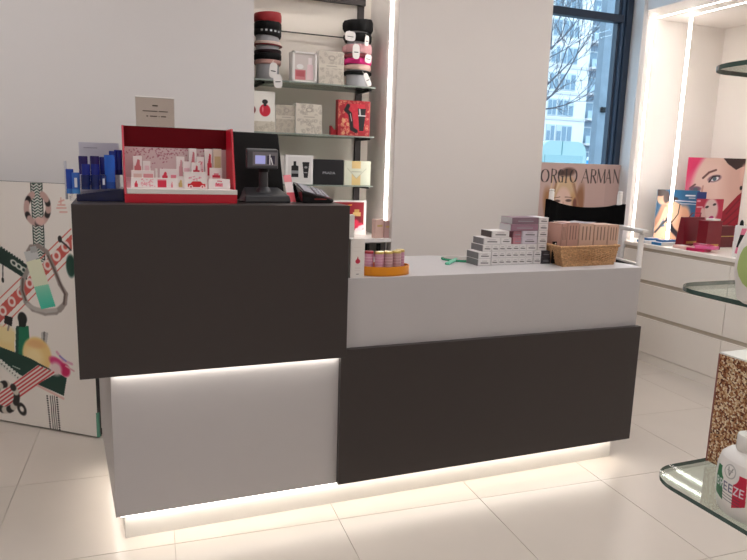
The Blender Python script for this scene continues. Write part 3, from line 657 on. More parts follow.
for f_, parts, th_ in ((.72, ((-.009, .009),), .0050), (.53, ((-.042, .008), (.012, .042)), .0034), (.36, ((-.030, -.024), (-.018, .006), (.011, .014), (.019, .036)), .0040)):
    for u0, u1 in parts: MB().box(cx + u0, cx + u1, .2694, .2699, hz1 + hh * f_ - th_ / 2, hz1 + hh * f_ + th_ / 2).build('printed_line', INK, sg)

# ---- till screen seen from behind
mo = thing('till_monitor', 'large black till screen seen from behind, next to the red display', 'monitor', (1.43, .32, TZ))
MB().add([(1.326, .285, TZ + .002), (1.531, .285, TZ + .002), (1.531, .31, TZ + .002), (1.326, .31, TZ + .002), (1.326, .305, 1.447), (1.508, .305, 1.445), (1.508, .328, 1.445), (1.326, .328, 1.447)],
         [(0, 3, 2, 1), (4, 5, 6, 7), (0, 1, 5, 4), (1, 2, 6, 5), (2, 3, 7, 6), (3, 0, 4, 7)]).build('screen_housing', BLACK, mo, bevel=.004)
MB().box(1.40, 1.47, .332, .40, TZ, TZ + .012).box(1.42, 1.45, .33, .36, TZ + .012, TZ + .12).build('stand', BLACK, mo)
# ---- customer display
cd = thing('customer_display', 'charcoal customer display with small lit lilac screen on a pole', 'display', (1.42, .17, TZ))
MB().add([(1.343, .115, TZ), (1.512, .115, TZ), (1.512, .245, TZ), (1.343, .245, TZ), (1.346, .118, TZ + .026), (1.509, .118, TZ + .026), (1.49, .23, TZ + .052), (1.362, .23, TZ + .052)],
         [(0, 3, 2, 1), (4, 5, 6, 7), (0, 1, 5, 4), (1, 2, 6, 5), (2, 3, 7, 6), (3, 0, 4, 7)]).build('base', CHAR, cd, bevel=.005)
MB().lathe((1.424, .18, TZ + .035), [(0, 0), (.030, 0), (.026, .012), (.017, .02), (.0165, .07), (.013, .085), (0, .085)], 18).build('neck', CHAR, cd, smooth=True)
MB().lathe((1.424, .175, TZ + .108), [(0, 0), (.020, 0), (.020, .014), (0, .014)], 14).build('hinge', BLACK, cd, smooth=True)
Mh = Matrix.Translation((1.415, .165, 1.314)) @ Matrix.Rotation(-.10, 4, 'Z') @ Matrix.Rotation(.08, 4, 'X')
hd = MB().mbox(Mh, .112, .042, .070).build('head', mat('display_housing', (74, 74, 78), .35), cd, bevel=.005)
MB().mbox(Mh @ Matrix.Translation((.009, -.0215, .012)), .088, .001, .048).build('bezel', mat('bezel_grey', (128, 124, 130), .2), hd)
MB().mbox(Mh @ Matrix.Translation((-.008, -.0222, .018)), .036, .0008, .030).build('screen', mat('lilac_screen', (150, 150, 200), .15, emit=(165, 168, 225), es=.45), hd)
MB().mbox(Mh @ Matrix.Translation((.030, -.0222, .018)), .028, .0008, .030).build('badge', mat('badge_dark', (70, 66, 84), .15), hd)
Mw = mat('badge_white', (235, 235, 240), .3)
MB().mbox(Mh @ Matrix.Translation((.026, -.0228, .016)), .004, .0006, .036).mbox(Mh @ Matrix.Translation((.036, -.0228, .016)) @ Matrix.Rotation(-.25, 4, 'Y'), .004, .0006, .026).build('emblem', Mw, hd)
# ---- leaflet
pa, pb, pc, pd = atY(283, 175, .21), atY(290.5, 174.5, .21), atY(296, 201, .155), atY(288.5, 201.5, .155)
pc[2] = pd[2] = TZ
lf = thing('leaflet', 'narrow pink and white leaflet leaning between screen and card terminal', 'leaflet', (1.52, .17, TZ))
def slab(pts, th):
    P = [np.array(q) for q in pts]; n = np.cross(P[1] - P[0], P[3] - P[0]); n = n / np.linalg.norm(n) * th
    return MB().add([tuple(q) for q in P] + [tuple(q + n) for q in P], [(0, 1, 2, 3), (7, 6, 5, 4), (0, 4, 5, 1), (1, 5, 6, 2), (2, 6, 7, 3), (3, 7, 4, 0)])
slab((pd, pc, pb, pa), -.003).build('card', mat('leaflet_white', (224, 206, 204), .5), lf)
def band(t0_, t1_, off):
    L = lambda a, b, t: np.array(a) * (1 - t) + np.array(b) * t
    return slab([L(pd, pa, t0_) - np.array([0, off, 0]), L(pc, pb, t0_) - np.array([0, off, 0]), L(pc, pb, t1_) - np.array([0, off, 0]), L(pd, pa, t1_) - np.array([0, off, 0])], -.0006)
band(.02, .36, .001).build('red_band', mat('leaflet_red', (214, 70, 84), .5), lf); band(.74, .99, .001).build('pink_band', mat('leaflet_pink', (226, 130, 138), .5), lf)
# ---- card terminal
te = thing('card_terminal', 'black card payment terminal with grey screen lying on the dark cabinet', 'card terminal', (1.61, .17, TZ))
def tprism(x0, x1, poly): return MB().prismX(poly, x0, x1)
L_ = [(1.543, 1.262), (1.560, 1.266), (1.612, 1.252), (1.676, 1.214), (1.678, 1.198), (1.668, TZ), (1.556, TZ)]
MB().add([(1.558, .115, TZ), (1.668, .115, TZ), (1.672, .205, TZ), (1.545, .205, TZ), (1.552, .112, 1.236), (1.678, .112, 1.203), (1.668, .208, 1.226), (1.540, .208, 1.270)],
         [(0, 3, 2, 1), (4, 5, 6, 7), (0, 1, 5, 4), (1, 2, 6, 5), (2, 3, 7, 6), (3, 0, 4, 7)]).build('body', BLACK_G, te, bevel=.005)
Mt = facing((1.612, .126, 1.254), (.80, 0, -.42), (0, 1, 0))
QT = facing((1.5525, .1125, 1.2362), (.126, 0, -.033), (-.011, .096, .034))
def on_top(u0, u1, v0, v1, off, th, m, nm): MB().box(u0, u1, v0, v1, off, off + th).xf(QT).build(nm, m, te)
on_top(.012, .056, .012, .088, .0005, .001, mat('terminal_screen', (150, 152, 160), .2), 'screen')
for r_ in range(3):
    for c_ in range(4): on_top(.064 + r_ * .018, .077 + r_ * .018, .014 + c_ * .019, .028 + c_ * .019, .0005, .003, mat('key_grey', (150, 150, 158), .4), 'key')
MB().box(1.60, 1.645, .112, .1135, 1.206, 1.210).build('card_slot', mat('slot_red', (150, 60, 50), .4), te)
MB().tube([(1.672, .17, TZ + .012), (1.688, .18, TZ + .010), (1.694, .21, TZ + .006), (1.685, .26, TZ + .005), (1.64, .33, TZ + .005)], .004, 8).build('cable', BLACK, te, smooth=True)
# long thin stylus/cord to the right of the terminal is the cable above

# ================================================================= things on the lower ledge
DZ = .922
def d_drop(p, w, h):
    p.ell((w*.5, h*.42), w*.17, h*.06, (196, 40, 70)); p.poly([(w*.4, h*.45), (w*.6, h*.45), (w*.5, h*.55)], (196, 40, 70))
    for k in range(6): p.line([(w*.3, h*(.33 - k*.03)), (w*.68, h*(.33 - k*.03))], h*.006, (200, 180, 178), .8)
    p.line([(w*.42, h*.09), (w*.58, h*.09)], h*.015, (70, 60, 60)); p.line([(w*.2, h*.78), (w*.8, h*.78)], h*.006, (214, 206, 200)); p.line([(w*.2, h*.68), (w*.8, h*.68)], h*.006, (214, 206, 200))
B = pxbox(350.5, 364.5, 239, 279, .036, .05, DZ)
gift('skincare_carton', 'upright white carton with red drop emblem at the ledge corner', B, WHITE_M, (228, 222, 216), d_drop, res=.0012, cat='carton', bev=.0006)
B2 = pxbox(347, 354, 215, 276, .095, .03, DZ)
gift('skincare_carton', 'tall slim white carton wedged beside the raised dark cabinet', (1.7015,) + B2[1:], WHITE_M, (0, 0, 0), None, cat='carton', bev=.0006)
# orange tray and lilac tubes
tc_ = (1.883, .108)
ot = thing('oval_tray', 'shallow orange oval tray holding lilac tubes', 'tray', (tc_[0], tc_[1], DZ))
ORA = mat('orange_plastic', (226, 142, 22), .3, var=.03)
def oval(rx, ry, n=40): return [(tc_[0] + rx * math.cos(2 * PI * k / n), tc_[1] + ry * math.sin(2 * PI * k / n)) for k in range(n)]
RX, RY = .104, .070
MB().prism(oval(RX, RY), DZ, DZ + .006).build('base', ORA, ot, smooth=True)
o_, i_ = oval(RX, RY), oval(RX - .004, RY - .004); n = len(o_)
vs = [(x, y, DZ) for x, y in o_] + [(x, y, DZ + .036) for x, y in o_] + [(x, y, DZ + .036) for x, y in i_] + [(x, y, DZ + .006) for x, y in i_]
MB().add(vs, [(r * n + k, r * n + (k + 1) % n, (r + 1) * n + (k + 1) % n, (r + 1) * n + k) for r in range(3) for k in range(n)]).build('rim', ORA, ot, smooth=True)
LIL = mat('lilac_metallic', (206, 150, 176), .3, .25, var=.04); LIL2 = mat('dusky_metallic', (196, 158, 162), .3, .25, var=.04); GOLD = mat('pale_gold', (198, 174, 104), .3, .7)
for k, (x, y, m_, lab) in enumerate(((1.812, .088, LIL, 'lilac tube with dark red lid beside the drop carton'), (1.846, .068, LIL, 'lilac tube with gold lid, first gold lid from the left'), (1.884, .070, LIL2, 'dusky pink tube with gold lid in the middle of the orange tray'),
                                  (1.924, .082, LIL2, 'dusky pink tube with gold lid near the right end of the orange tray'), (1.952, .112, LIL, 'lilac tube with gold lid half hidden at the far right of the tray'))):
    c = (x, y, DZ + .0062); t = thing('cosmetic_tube', lab, 'tube', c, 'tubes in the orange tray')
    MB().lathe(c, [(0, 0), (.0172, 0), (.018, .003), (.018, .078), (0, .078)], 20).build('body', m_, t, smooth=True)
    MB().lathe((x, y, c[2] + .078), [(0, 0), (.018, 0), (.018, .007), (.0165, .009), (0, .009)], 20).build('lid', mat('wine_lid', (150, 26, 44), .3) if k == 0 else GOLD, t, smooth=True)
    for z_ in (.03, .041, .052, .063): MB().lathe((x, y, c[2] + z_), [(.018, 0), (.01825, .0004), (.01825, .0014), (.018, .0018)], 20).build('ridge', mat('lilac_print', (226, 190, 202), .4), t, smooth=True)

# green-edged hand mirror
hm = thing('hand_mirror', 'flat oval hand mirror with teal green edge lying on the ledge', 'mirror', (2.36, .42, DZ))
TEAL = mat('teal_plastic', (30, 138, 100), .25, var=.05); MIR = mat('mirror_face', (206, 204, 202), .08, .9, var=0)
ca, cb = atZ(441, 259, DZ), atZ(478, 261.5, DZ); cc_ = (ca + cb) / 2; rl = np.linalg.norm(cb - ca) / 2; an = math.atan2(cb[1] - ca[1], cb[0] - ca[0])
def ovl(rx, ry, n=32): return [(cc_[0] + rx * math.cos(a) * math.cos(an) - ry * math.sin(a) * math.sin(an), cc_[1] + rx * math.cos(a) * math.sin(an) + ry * math.sin(a) * math.cos(an)) for a in [2 * PI * k / n for k in range(n)]]
MB().prism(ovl(rl, .062), DZ, DZ + .009).build('frame', TEAL, hm, bevel=.003); MB().prism(ovl(rl - .010, .053), DZ + .009, DZ + .0105).build('glass', MIR, hm)
ha, hb = atZ(455, 261, DZ), atZ(447, 265, DZ)
dv_ = (hb - ha); dv_ /= np.linalg.norm(dv_); pv = np.array([-dv_[1], dv_[0], 0]) * .011
MB().prism([tuple((ha - dv_ * .03 + pv)[:2]), tuple((ha - dv_ * .03 - pv)[:2]), tuple((hb - pv)[:2]), tuple((hb + pv)[:2])], DZ, DZ + .011).build('handle', mat('teal_light', (96, 190, 158), .25), hm, bevel=.004)

# stack of small white cartons: (x0, x1, y0, y1, Y, depth, kind)
def d_text(side=None, dark=False, n=2):
    def f(p, w, h):
        ink = (80, 74, 76) if not dark else (150, 150, 155)
        g = np.random.default_rng(int(w * 1e5) % 977)
        p.line([(w*.22, h*.42), (w*.78, h*.38)], h*.16, ink, .85, .4); p.line([(w*.3, h*.7), (w*.7, h*.68)], h*.06, ink, .5, .4)
        p.line([(w*.01, h*.02), (w*.01, h*.98)], .0012, (120, 116, 118), .6); p.line([(0, h*.03), (w, h*.03)], .0014, (120, 116, 118), .6)
    return f
cart = []
def add_carton(x0, x1, y0, y1, Y, dep, base, lab, dark=False, side=None, zb=None):
    B = pxbox(x0, x1, y0, y1, Y, dep, zb); cart.append(B)
    t = thing('cosmetic_carton', lab, 'carton', ((B[0] + B[1]) / 2, Y + dep / 2, B[4]), 'stacked cosmetic cartons')
    m = mat('cart_%d_%d_%d' % base, base, .4)
    MB().box(*B).build('body', m, t, bevel=.0006)
    fprint(t, B, base, .0014, d_text(dark=dark), 'printed_end')
    if side: MB().box(B[0] - .0008, B[0] - .0001, B[2] + .001, B[3] - .001, B[4] + .001, B[5] - .001).build('side_panel', mat('cart_side_%d' % side[0], side, .35), t)
    return B
WC, GS = (226, 222, 220), (120, 116, 118)
YS = .215
def zrow(k): return DZ + .0298 * k
cols = [491, 498, 504.7, 511.5, 518.2, 525, 532.5]
def stackbox(x0, x1, k, Y, dep, base, lab, dark=False, side=None, h=1):
    a = atY(x0, 262, Y)[0]; b = atY(x1, 262, Y)[0]
    B = (a + .0004, b - .0004, Y, Y + dep, zrow(k) + .0002, zrow(k + h) - .0004)
    t = thing('cosmetic_carton', lab, 'carton', ((B[0] + B[1]) / 2, Y + dep / 2, B[4]), 'stacked cosmetic cartons')
    bo = MB().box(*B).build('body', mat('cart_%d_%d_%d' % base, base, .4), t, bevel=.0006)
    fprint(bo, B, base, .0013, d_text(dark=dark), 'printed_end')
    if side: MB().box(B[0] - .0009, B[0] - .0001, B[2] + .001, B[3] - .001, B[4] + .001, B[5] - .001).build('side_panel', mat('cart_side_%d' % side[0], side, .35), t)
ord_ = ('first', 'second', 'third', 'fourth', 'fifth', 'sixth')
for k in range(2):
    stackbox(478, 490.6, k, YS - .01, .10, WC, ('wide white carton with grey side, lowest at the left end of the stack', 'wide white carton with grey side, second from below at the left end')[k], side=GS)
for k in range(3):
    for c_ in range(6):
        if k == 2 and c_ == 5: continue
        stackbox(cols[c_], cols[c_ + 1] , k, YS, .10, WC, 'white carton end in the %s row from below, %s from the left' % (ord_[k], ord_[c_]))
stackbox(482, 490.8, 2, YS + .005, .10, WC, 'white carton with grey side on the left, third layer', side=GS)
stackbox(482.5, 499, 3, YS + .01, .09, WC, 'long white carton with grey side, fourth layer', side=GS)
stackbox(499.3, 510, 3, YS + .012, .09, WC, 'white carton in the middle of the fourth layer')
stackbox(490, 507.5, 4, YS + .014, .09, WC, 'long white carton with dark brown side, top of the left heap', side=(70, 60, 58))
for k in range(2):
    stackbox(541, 550, k, YS - .005, .06, (58, 54, 58), ('black carton, lower of the two beside the basket', 'black carton, upper of the two beside the basket')[k], dark=True)
    stackbox(533, 540.7, k, YS, .10, WC, ('white carton between black carton and stack, lowest row', 'white carton between black carton and stack, second row')[k])
for k in range(2, 7):
    stackbox(536.2, 545.5, k, YS + .004, .10, (228, 222, 220), 'white carton in the right-hand column, %s from below' % ord_[k - 2])
stackbox(525.2, 535.8, 2, YS + .002, .10, WC, 'white carton under the lilac ones, third row')
stackbox(511.5, 520, 3, YS + .01, .09, (190, 128, 140), 'rose carton, lower of two in the middle of the stack', True)
stackbox(511.5, 520, 4, YS + .01, .09, (170, 116, 128), 'rose carton, upper of two in the middle of the stack', True)
stackbox(520.3, 535.5, 3, YS + .002, .09, (206, 198, 206), 'pale lilac carton, lower of two near the right column')
stackbox(520.3, 535.5, 4, YS + .002, .09, (206, 198, 206), 'pale lilac carton, upper of two near the right column')
stackbox(508.5, 535.8, 5, YS + .002, .09, (150, 112, 128), 'long mauve carton with silver end, second from top', True, (196, 194, 196))
stackbox(509.5, 535.8, 6, YS + .004, .09, (126, 100, 112), 'long dark mauve carton on top of the stack', True, (186, 184, 186))

# ---- woven basket with beige cartons
def basket():
    b0 = [(2.738, .112), (3.034, .130), (3.045, .29), (2.765, .275)]
    b1 = [(2.712, .104), (3.050, .122), (3.062, .302), (2.735, .285)]
    t = thing('woven_basket', 'low woven straw basket full of beige cartons', 'basket', (2.885, .2, DZ))
    h = .088; ns = 40; nh = 22
    vs = []; fs = []
    def pt(u, hh):
        k = int(u) % 4; f = u - int(u); 
        a = np.array(b0[k]) * (1 - f) + np.array(b0[(k + 1) % 4]) * f; c = np.array(b1[k]) * (1 - f) + np.array(b1[(k + 1) % 4]) * f
        return a * (1 - hh) + c * hh
    ctr = np.array([2.885, .2]); N = 4 * ns; g = np.random.default_rng(2)
    for j in range(nh + 1):
        for i in range(N):
            q = pt(i * 4 / N, j / nh); d = (q - ctr); d /= np.linalg.norm(d)
            bump = .0028 * math.sin(j * PI * .95) * (1 if (i // 2) % 2 else -1) + g.normal(0, .0012)
            vs.append((q[0] + d[0] * bump, q[1] + d[1] * bump, DZ + h * j / nh))
    for j in range(nh):
        for i in range(N):
            fs.append((j * N + i, j * N + (i + 1) % N, (j + 1) * N + (i + 1) % N, (j + 1) * N + i))
    straw = mat('straw', (190, 148, 106), .85, var=.75, scale=120, bump=.6, bscale=500)
    MB().add(vs, fs).build('body', straw, t)
    MB().prism(b0, DZ + .001, DZ + .005).build('floor', straw, t)
    rp = [tuple(pt(i * 4 / 48, 1)) + (DZ + h,) for i in range(48)]
    MB().tube(rp, .0055, 6, True).build('rim', straw, t, smooth=True)
basket()
def d_beige(p, w, h):
    for k in range(3): p.line([(w*(.25 + k*.25), h*.60), (w*(.25 + k*.25), h*.92)], w*.07, (96, 76, 68), .8, .5)
    p.line([(w*.1, h*.30), (w*.6, h*.36)], h*.02, (90, 72, 66), .5); p.line([(0, 0), (0, h)], .004, (120, 90, 80), .7)
BE = (208, 172, 152); BE2 = (190, 146, 132)
for k, (x0, x1, y0, Y, cc, lab) in enumerate(((560.5, 566, 224, .155, BE2, 'narrow rosy carton, leftmost in the basket'), (566.3, 577.5, 223, .155, BE2, 'rosy beige carton, second from the left in the basket'), (578, 592.5, 224, .155, BE, 'wide beige carton in the middle of the basket'),
                                         (593, 606.5, 224.5, .155, BE, 'wide beige carton right of the basket middle'), (607, 617.5, 225, .155, BE, 'beige carton, rightmost in the basket'))):
    B = pxbox(x0, x1, y0, 262, Y, .10, DZ + .006)
    gift('beige_carton', lab, B, mat('cart_be%d' % (cc == BE), cc, .45), cc, d_beige, res=.0016, group='beige cartons in the basket', cat='carton', bev=.0008)
B = pxbox(563, 596, 224, 225, .17, .07)
tag(MB().add([(B[0] + .06 * i, .165 + .08 * j, atY(575, 224, .165)[2] + .002 + .006 * ((i + j) % 2)) for j in range(2) for i in range(4)], [(0, 1, 5, 4), (1, 2, 6, 5), (2, 3, 7, 6)]).build('plastic_wrap', mat('plastic_film', (224, 224, 232), .15)), 'crumpled clear plastic film lying over the beige cartons', 'film')
bt = atY(553.5, 243, .18)
tq = thing('small_sachet', 'small black and white sachet in the left corner of the basket', 'sachet', (bt[0] + .02, .185, DZ + .006))
MB().box(bt[0], bt[0] + .035, .18, .188, DZ + .006, bt[2] + .006).build('body', BLACK, tq); MB().box(bt[0] + .008, bt[0] + .014, .179, .1799, bt[2] - .006, bt[2]).build('print', WHITE, tq)
# ================================================================= printed poster board on the left
STROKE = {  # (polyline, 1 = thick stem, 0 = hairline) in a unit box
 'O': [([(.5 + .46 * math.cos(t), .5 + .49 * math.sin(t)) for t in np.linspace(.6, 2.54, 9)], 0), ([(.5 + .46 * math.cos(t), .5 + .49 * math.sin(t)) for t in np.linspace(2.2, 4.1, 9)], 1), ([(.5 + .46 * math.cos(t), .5 + .49 * math.sin(t)) for t in np.linspace(3.7, 5.7, 9)], 0), ([(.5 + .46 * math.cos(t), .5 + .49 * math.sin(t)) for t in np.linspace(5.3, 7.25, 9)], 1)],
 'R': [([(.2, 0), (.2, 1)], 1), ([(.2, 1), (.6, 1), (.8, .88)], 0), ([(.8, .9), (.85, .76), (.78, .6)], 1), ([(.8, .62), (.6, .52), (.2, .52)], 0), ([(.5, .52), (.95, 0)], 1)],
 'G': [([(.9, .8), (.7, .97), (.5, .99), (.3, .92)], 0), ([(.34, .95), (.12, .7), (.1, .4), (.3, .06)], 1), ([(.3, .05), (.55, 0), (.85, .08)], 0), ([(.85, .05), (.85, .45)], 1), ([(.6, .45), (1, .45)], 0)],
 'I': [([(.5, 0), (.5, 1)], 1), ([(.2, 0), (.8, 0)], 0), ([(.2, 1), (.8, 1)], 0)],
 'A': [([(.05, 0), (.5, 1)], 0), ([(.5, 1), (.92, 0)], 1), ([(.22, .36), (.74, .36)], 0)],
 'M': [([(.06, 0), (.1, 1)], 0), ([(.1, 1), (.5, .05)], 1), ([(.5, .05), (.88, 1)], 0), ([(.88, 1), (.92, 0)], 1)],
 'N': [([(.1, 0), (.1, 1)], 0), ([(.1, 1), (.9, 0)], 1), ([(.9, 0), (.9, 1)], 0)],
 'B': [([(.15, 0), (.15, 1)], 1), ([(.15, 1), (.7, .98), (.8, .76), (.65, .54), (.15, .52)], 1), ([(.65, .54), (.9, .3), (.75, .02), (.15, 0)], 1)],
 'E': [([(.15, 0), (.15, 1)], 1), ([(.15, 1), (.85, 1)], 1), ([(.15, .5), (.75, .5)], 1), ([(.15, 0), (.85, 0)], 1)],
 'Z': [([(.1, 1), (.88, 1), (.1, 0), (.9, 0)], 1)],
}
def letter(p, ch, x0, y0, w, h, thick, thin, col, a=1.0):
    for pts, k in STROKE[ch]: p.line([(x0 + q[0] * w, y0 + q[1] * h) for q in pts], thick if k else thin, col, a, .5)

A_ = np.array([.335, 1.388]); B_ = np.array([.803, 1.014]); du = (B_ - A_) / np.linalg.norm(B_ - A_); nrm = np.array([-du[1], du[0]])
O_ = A_ - du * .17; wP = np.linalg.norm(B_ - O_); hP = 1.212
pb_ = thing('poster_board', 'tall white poster board printed with perfume bottles and patterned straps', 'poster', ((O_[0] + B_[0]) / 2, (O_[1] + B_[1]) / 2, 0))
def quad(a, b, th): n_ = nrm * th; return [tuple(a), tuple(b), tuple(b + n_), tuple(a + n_)]
MB().prism(quad(O_, B_, .022), .006, hP).build('board', mat('poster_board_edge', (38, 40, 40), .4), pb_)
MB().prism(quad(O_ + du * .25 + nrm * .0225, B_ - du * .02 + nrm * .0225, .06), 0, .014).build('foot', BLACK, pb_)
MB().prism(quad(B_ - du * .008 - nrm * .001, B_ + du * .002 - nrm * .001, .012), .006, .13).build('glass_edge', mat('green_edge', (96, 160, 136), .2), pb_)
P = Print((O_[0], O_[1], .008), (du[0], du[1], 0), (0, 0, 1), wP - .001, hP - .009, .0030, (242, 236, 229))
mm = wP / 98 * .85   # one pixel on the board, roughly
def X(x, y): return P.px(x, y)
def ppoly(pts, c, a=1): P.poly(P.pxs(pts), c, a)
def pline(pts, w, c, a=1): P.line(P.pxs(pts), w * mm, c, a)
def pell(x, y, rx, ry, c, rot=0, soft=.2, a=1, ring=None): P.ell(X(x, y), rx * mm, ry * mm, c, rot, soft, a, ring)
# lattice strap
ppoly([(30, 183), (42.5, 183), (45.5, 262), (34.5, 262)], (58, 92, 80))
for k in range(26):
    y = 184 + k * 3.0; x0 = 30.5 + (y - 183) * .058
    pline([(x0, y), (x0 + 3, y + 2.2), (x0 + 6, y), (x0 + 9, y + 2.2), (x0 + 11.5, y)], .8, (232, 232, 226)); 
    for q in (2.8, 8.6): pell(x0 + q, y + .6, .7, .5, (18, 24, 22), soft=.5)
for s_ in (0, 1): pline([(30.5 + s_ * 11.4, 183), (35 + s_ * 10, 262)], .8, (24, 40, 36))
# ringed bracelet
for k in range(40):
    a = 2 * PI * k / 40
    if 1.2 < a < 1.95: continue
    x, y = 37.5 + 11 * math.cos(a), 208 - 15 * math.sin(a)
    pell(x, y, 2.3, 2.3, (30, 24, 26) if k % 7 in (2, 3) else (200, 166, 158), soft=.4)
pell(40, 221, 4.5, 3, (226, 188, 180), soft=.6)
# small rose emblem
for q in ((57, 208, 66, 208), (58, 205, 65, 205), (61, 198, 61, 204), (59, 202, 64, 200), (60, 212, 67, 212)): pline([(q[0], q[1]), (q[2], q[3])], 1.1, (226, 166, 154), .8)
# red band with rings
ppoly([(-14, 320), (-6, 329), (72, 249), (72, 234)], (206, 92, 84))
for k in range(9):
    t_ = k / 8.5; x, y = -6 + 76 * t_, 320 - 78 * t_
    pell(x, y, 3.6, 3.9, (240, 226, 220), soft=.25, ring=.5)
for d_ in ((-16, 314, 71, 229), (-4, 334, 72, 256)): pline([d_[:2], d_[2:]], .9, (214, 110, 100))
# dark green belt with chain
ppoly([(-12, 238), (2, 248), (29, 266), (27, 280), (8, 268), (-12, 256)], (18, 50, 44))
for k in range(12): pell(-6 + k * 2.6, 243 + k * 1.75, .9, 1.3, (18, 50, 44), soft=.4)
for q in ((14, 263), (19, 266.5), (24, 270), (29, 272)): pell(q[0], q[1], 3.4, 2.2, (222, 224, 216), -.5, .3, 1, .45)
pline([(3, 264), (3, 281)], 1, (30, 34, 34)); pell(3, 280, 1.2, 2, (20, 22, 22))
# grey-brown woven loop
pline([(28, 252), (31, 247), (39, 246), (47, 252), (54, 268), (60, 284), (66, 294), (65, 303), (60, 310)], 3.4, (150, 136, 130)); pline([(48, 256), (55, 271), (61, 285), (65, 294), (64, 304)], 1.4, (98, 84, 78))
pline([(29, 268), (23, 280), (22, 290), (26, 302), (33, 309), (45, 313), (56, 312), (62, 307)], 3.8, (156, 148, 142)); pline([(28, 305), (36, 309), (46, 311), (56, 310)], 3, (190, 184, 178))
pline([(23, 279), (22.5, 290), (26, 300)], 1.6, (98, 84, 78))
# pale green bottle
for k in range(24):
    t_ = k / 23; c = np.array((236, 238, 206)) * (1 - t_) + np.array((70, 200, 172)) * t_ if t_ > .55 else np.array((236, 238, 210)) * (1 - t_ * .25) + np.array((190, 226, 200)) * t_ * .25
    y = 262 + 45 * t_; x = 26 + 14.5 * t_
    ppoly([(x, y - .6), (x + 14.5, y - 3.4), (x + 15.3, y - .6), (x + .8, y + 2.2)], c)
ppoly([(24, 252), (37, 249), (39, 258), (27, 262)], (206, 208, 206)); ppoly([(30, 247), (36, 245.5), (38, 252), (31, 253)], (176, 178, 176))
# bottles
ppoly([(-8, 322), (14, 332), (15, 353), (-8, 350)], (238, 214, 150)); pell(6, 334, 9, 6, (240, 222, 166), soft=.6)
ppoly([(5, 315), (13, 317.5), (12, 326.5), (4, 323)], (30, 26, 28)); pline([(9, 326), (8, 330)], 1.6, (150, 140, 130))
ppoly([(16, 326), (29, 326), (30, 358), (15.5, 357)], (16, 116, 84)); ppoly([(16, 326), (19, 326), (18.5, 357), (15.5, 357)], (10, 70, 56)); pell(22.5, 318.5, 4.2, 4.8, (22, 26, 26)); ppoly([(18.5, 321), (26.5, 321), (26, 327), (19, 327)], (18, 24, 24))
ppoly([(41.5, 331.5), (48.5, 332.5), (46.5, 345), (41, 344)], (196, 192, 188)); ppoly([(43.5, 331.5), (45.5, 332), (44.5, 345), (43, 344)], (120, 118, 116))
pell(37, 355, 13, 13.5, (238, 206, 136), soft=.15); pell(34, 358, 8, 8, (246, 224, 170), soft=.8); pell(36, 344, 8, 3, (230, 170, 120), soft=.8, a=.6)
# green box with ornament
ppoly([(-14, 340), (0, 346.5), (30, 358), (67, 378), (64, 396), (37, 384), (0, 364), (-14, 358)], (16, 60, 50))
for k in range(10):
    t_ = k / 9; x, y = -3 + 24 * t_, 360 + 20 * t_
    pell(x, y, 3, 2.4, (230, 230, 222), -.6, .3, 1, .5); pell(x - 1, y - 4, 1.2, .9, (230, 230, 222)); pell(x, y, .9, .8, (24, 26, 26))
pline([(37, 385), (63.5, 398.5)], 1.8, (230, 190, 184)); pline([(13, 366), (20, 369)], .8, (170, 190, 180))
# ribbon flower
pell(58, 364, 8, 4, (216, 60, 124), -.5, .4); pell(65, 370, 4.5, 5, (206, 30, 96), .3, .4); pell(56, 369, 5, 5, (240, 214, 214), 0, .6); pline([(57, 352), (63, 360), (72, 364)], 2, (224, 160, 186), .8); pline([(60, 356), (66, 361)], 1.4, (120, 130, 200), .8); pline([(66, 366), (74, 371)], 1.2, (226, 170, 180))
# striped ribbon
ppoly([(-14, 403), (38, 365), (57, 373), (36, 385), (-6, 412)], (236, 226, 220))
for k in range(5):
    o2 = k * 3.4; pline([(-14 + o2 * .4, 404 + o2 * .9), (39 + o2 * 1.1, 366 + o2 * .45)], 1.3, (206, 70, 76))
# bracelets
for k in range(30):
    a = 2 * PI * k / 30; x, y = 6 + 11 * math.cos(a), 397 - 13 * math.sin(a)
    if y < 386 and x > 8: continue
    pell(x, y, 2.8, 2.8, (28, 26, 26) if k % 4 < 2 else (214, 206, 194), soft=.4)
pell(22, 409, 4, 5.2, (30, 28, 28), .5, .25, 1, .55); pline([(17, 401), (20, 405)], 1, (40, 38, 38))
# dotted strip
for q in (50.5, 52.5, 54.5): pline([(q, 396), (q + 3, 430.5)], .8, (60, 58, 60))
for k in range(15):
    pell(47.3 + k * .24, 396 + k * 2.3, .8, .7, (30, 28, 30), soft=.4); pell(57 + k * .2, 397.5 + k * 2.3, .9, .7, (30, 28, 30), soft=.4)
# dark charm at the right margin
pell(71, 266, 4, 8, (20, 66, 54), 0, .3); pline([(60, 240), (66, 245), (71, 250)], 1.4, (50, 44, 42)); pell(60, 239, 1.8, 2.4, (40, 36, 36))
P.build('printed_face', pb_, off=.0009)

# ================================================================= window poster and director's chair
pw = thing('window_poster', 'large dusty pink poster with a blonde woman standing before the window', 'poster', (3.93, 1.66, 0))
MB().box(3.49, 4.398, 1.655, 1.675, 0, 1.392).build('board', WHITE_M, pw)
P = Print((3.49, 1.655, .70), (1, 0, 0), (0, 0, 1), .908, .691, .0032, (202, 172, 164)); mm = .0066
P.grad(lambda c, U, V: c * (1.03 - .08 * (U / .935))[..., None])
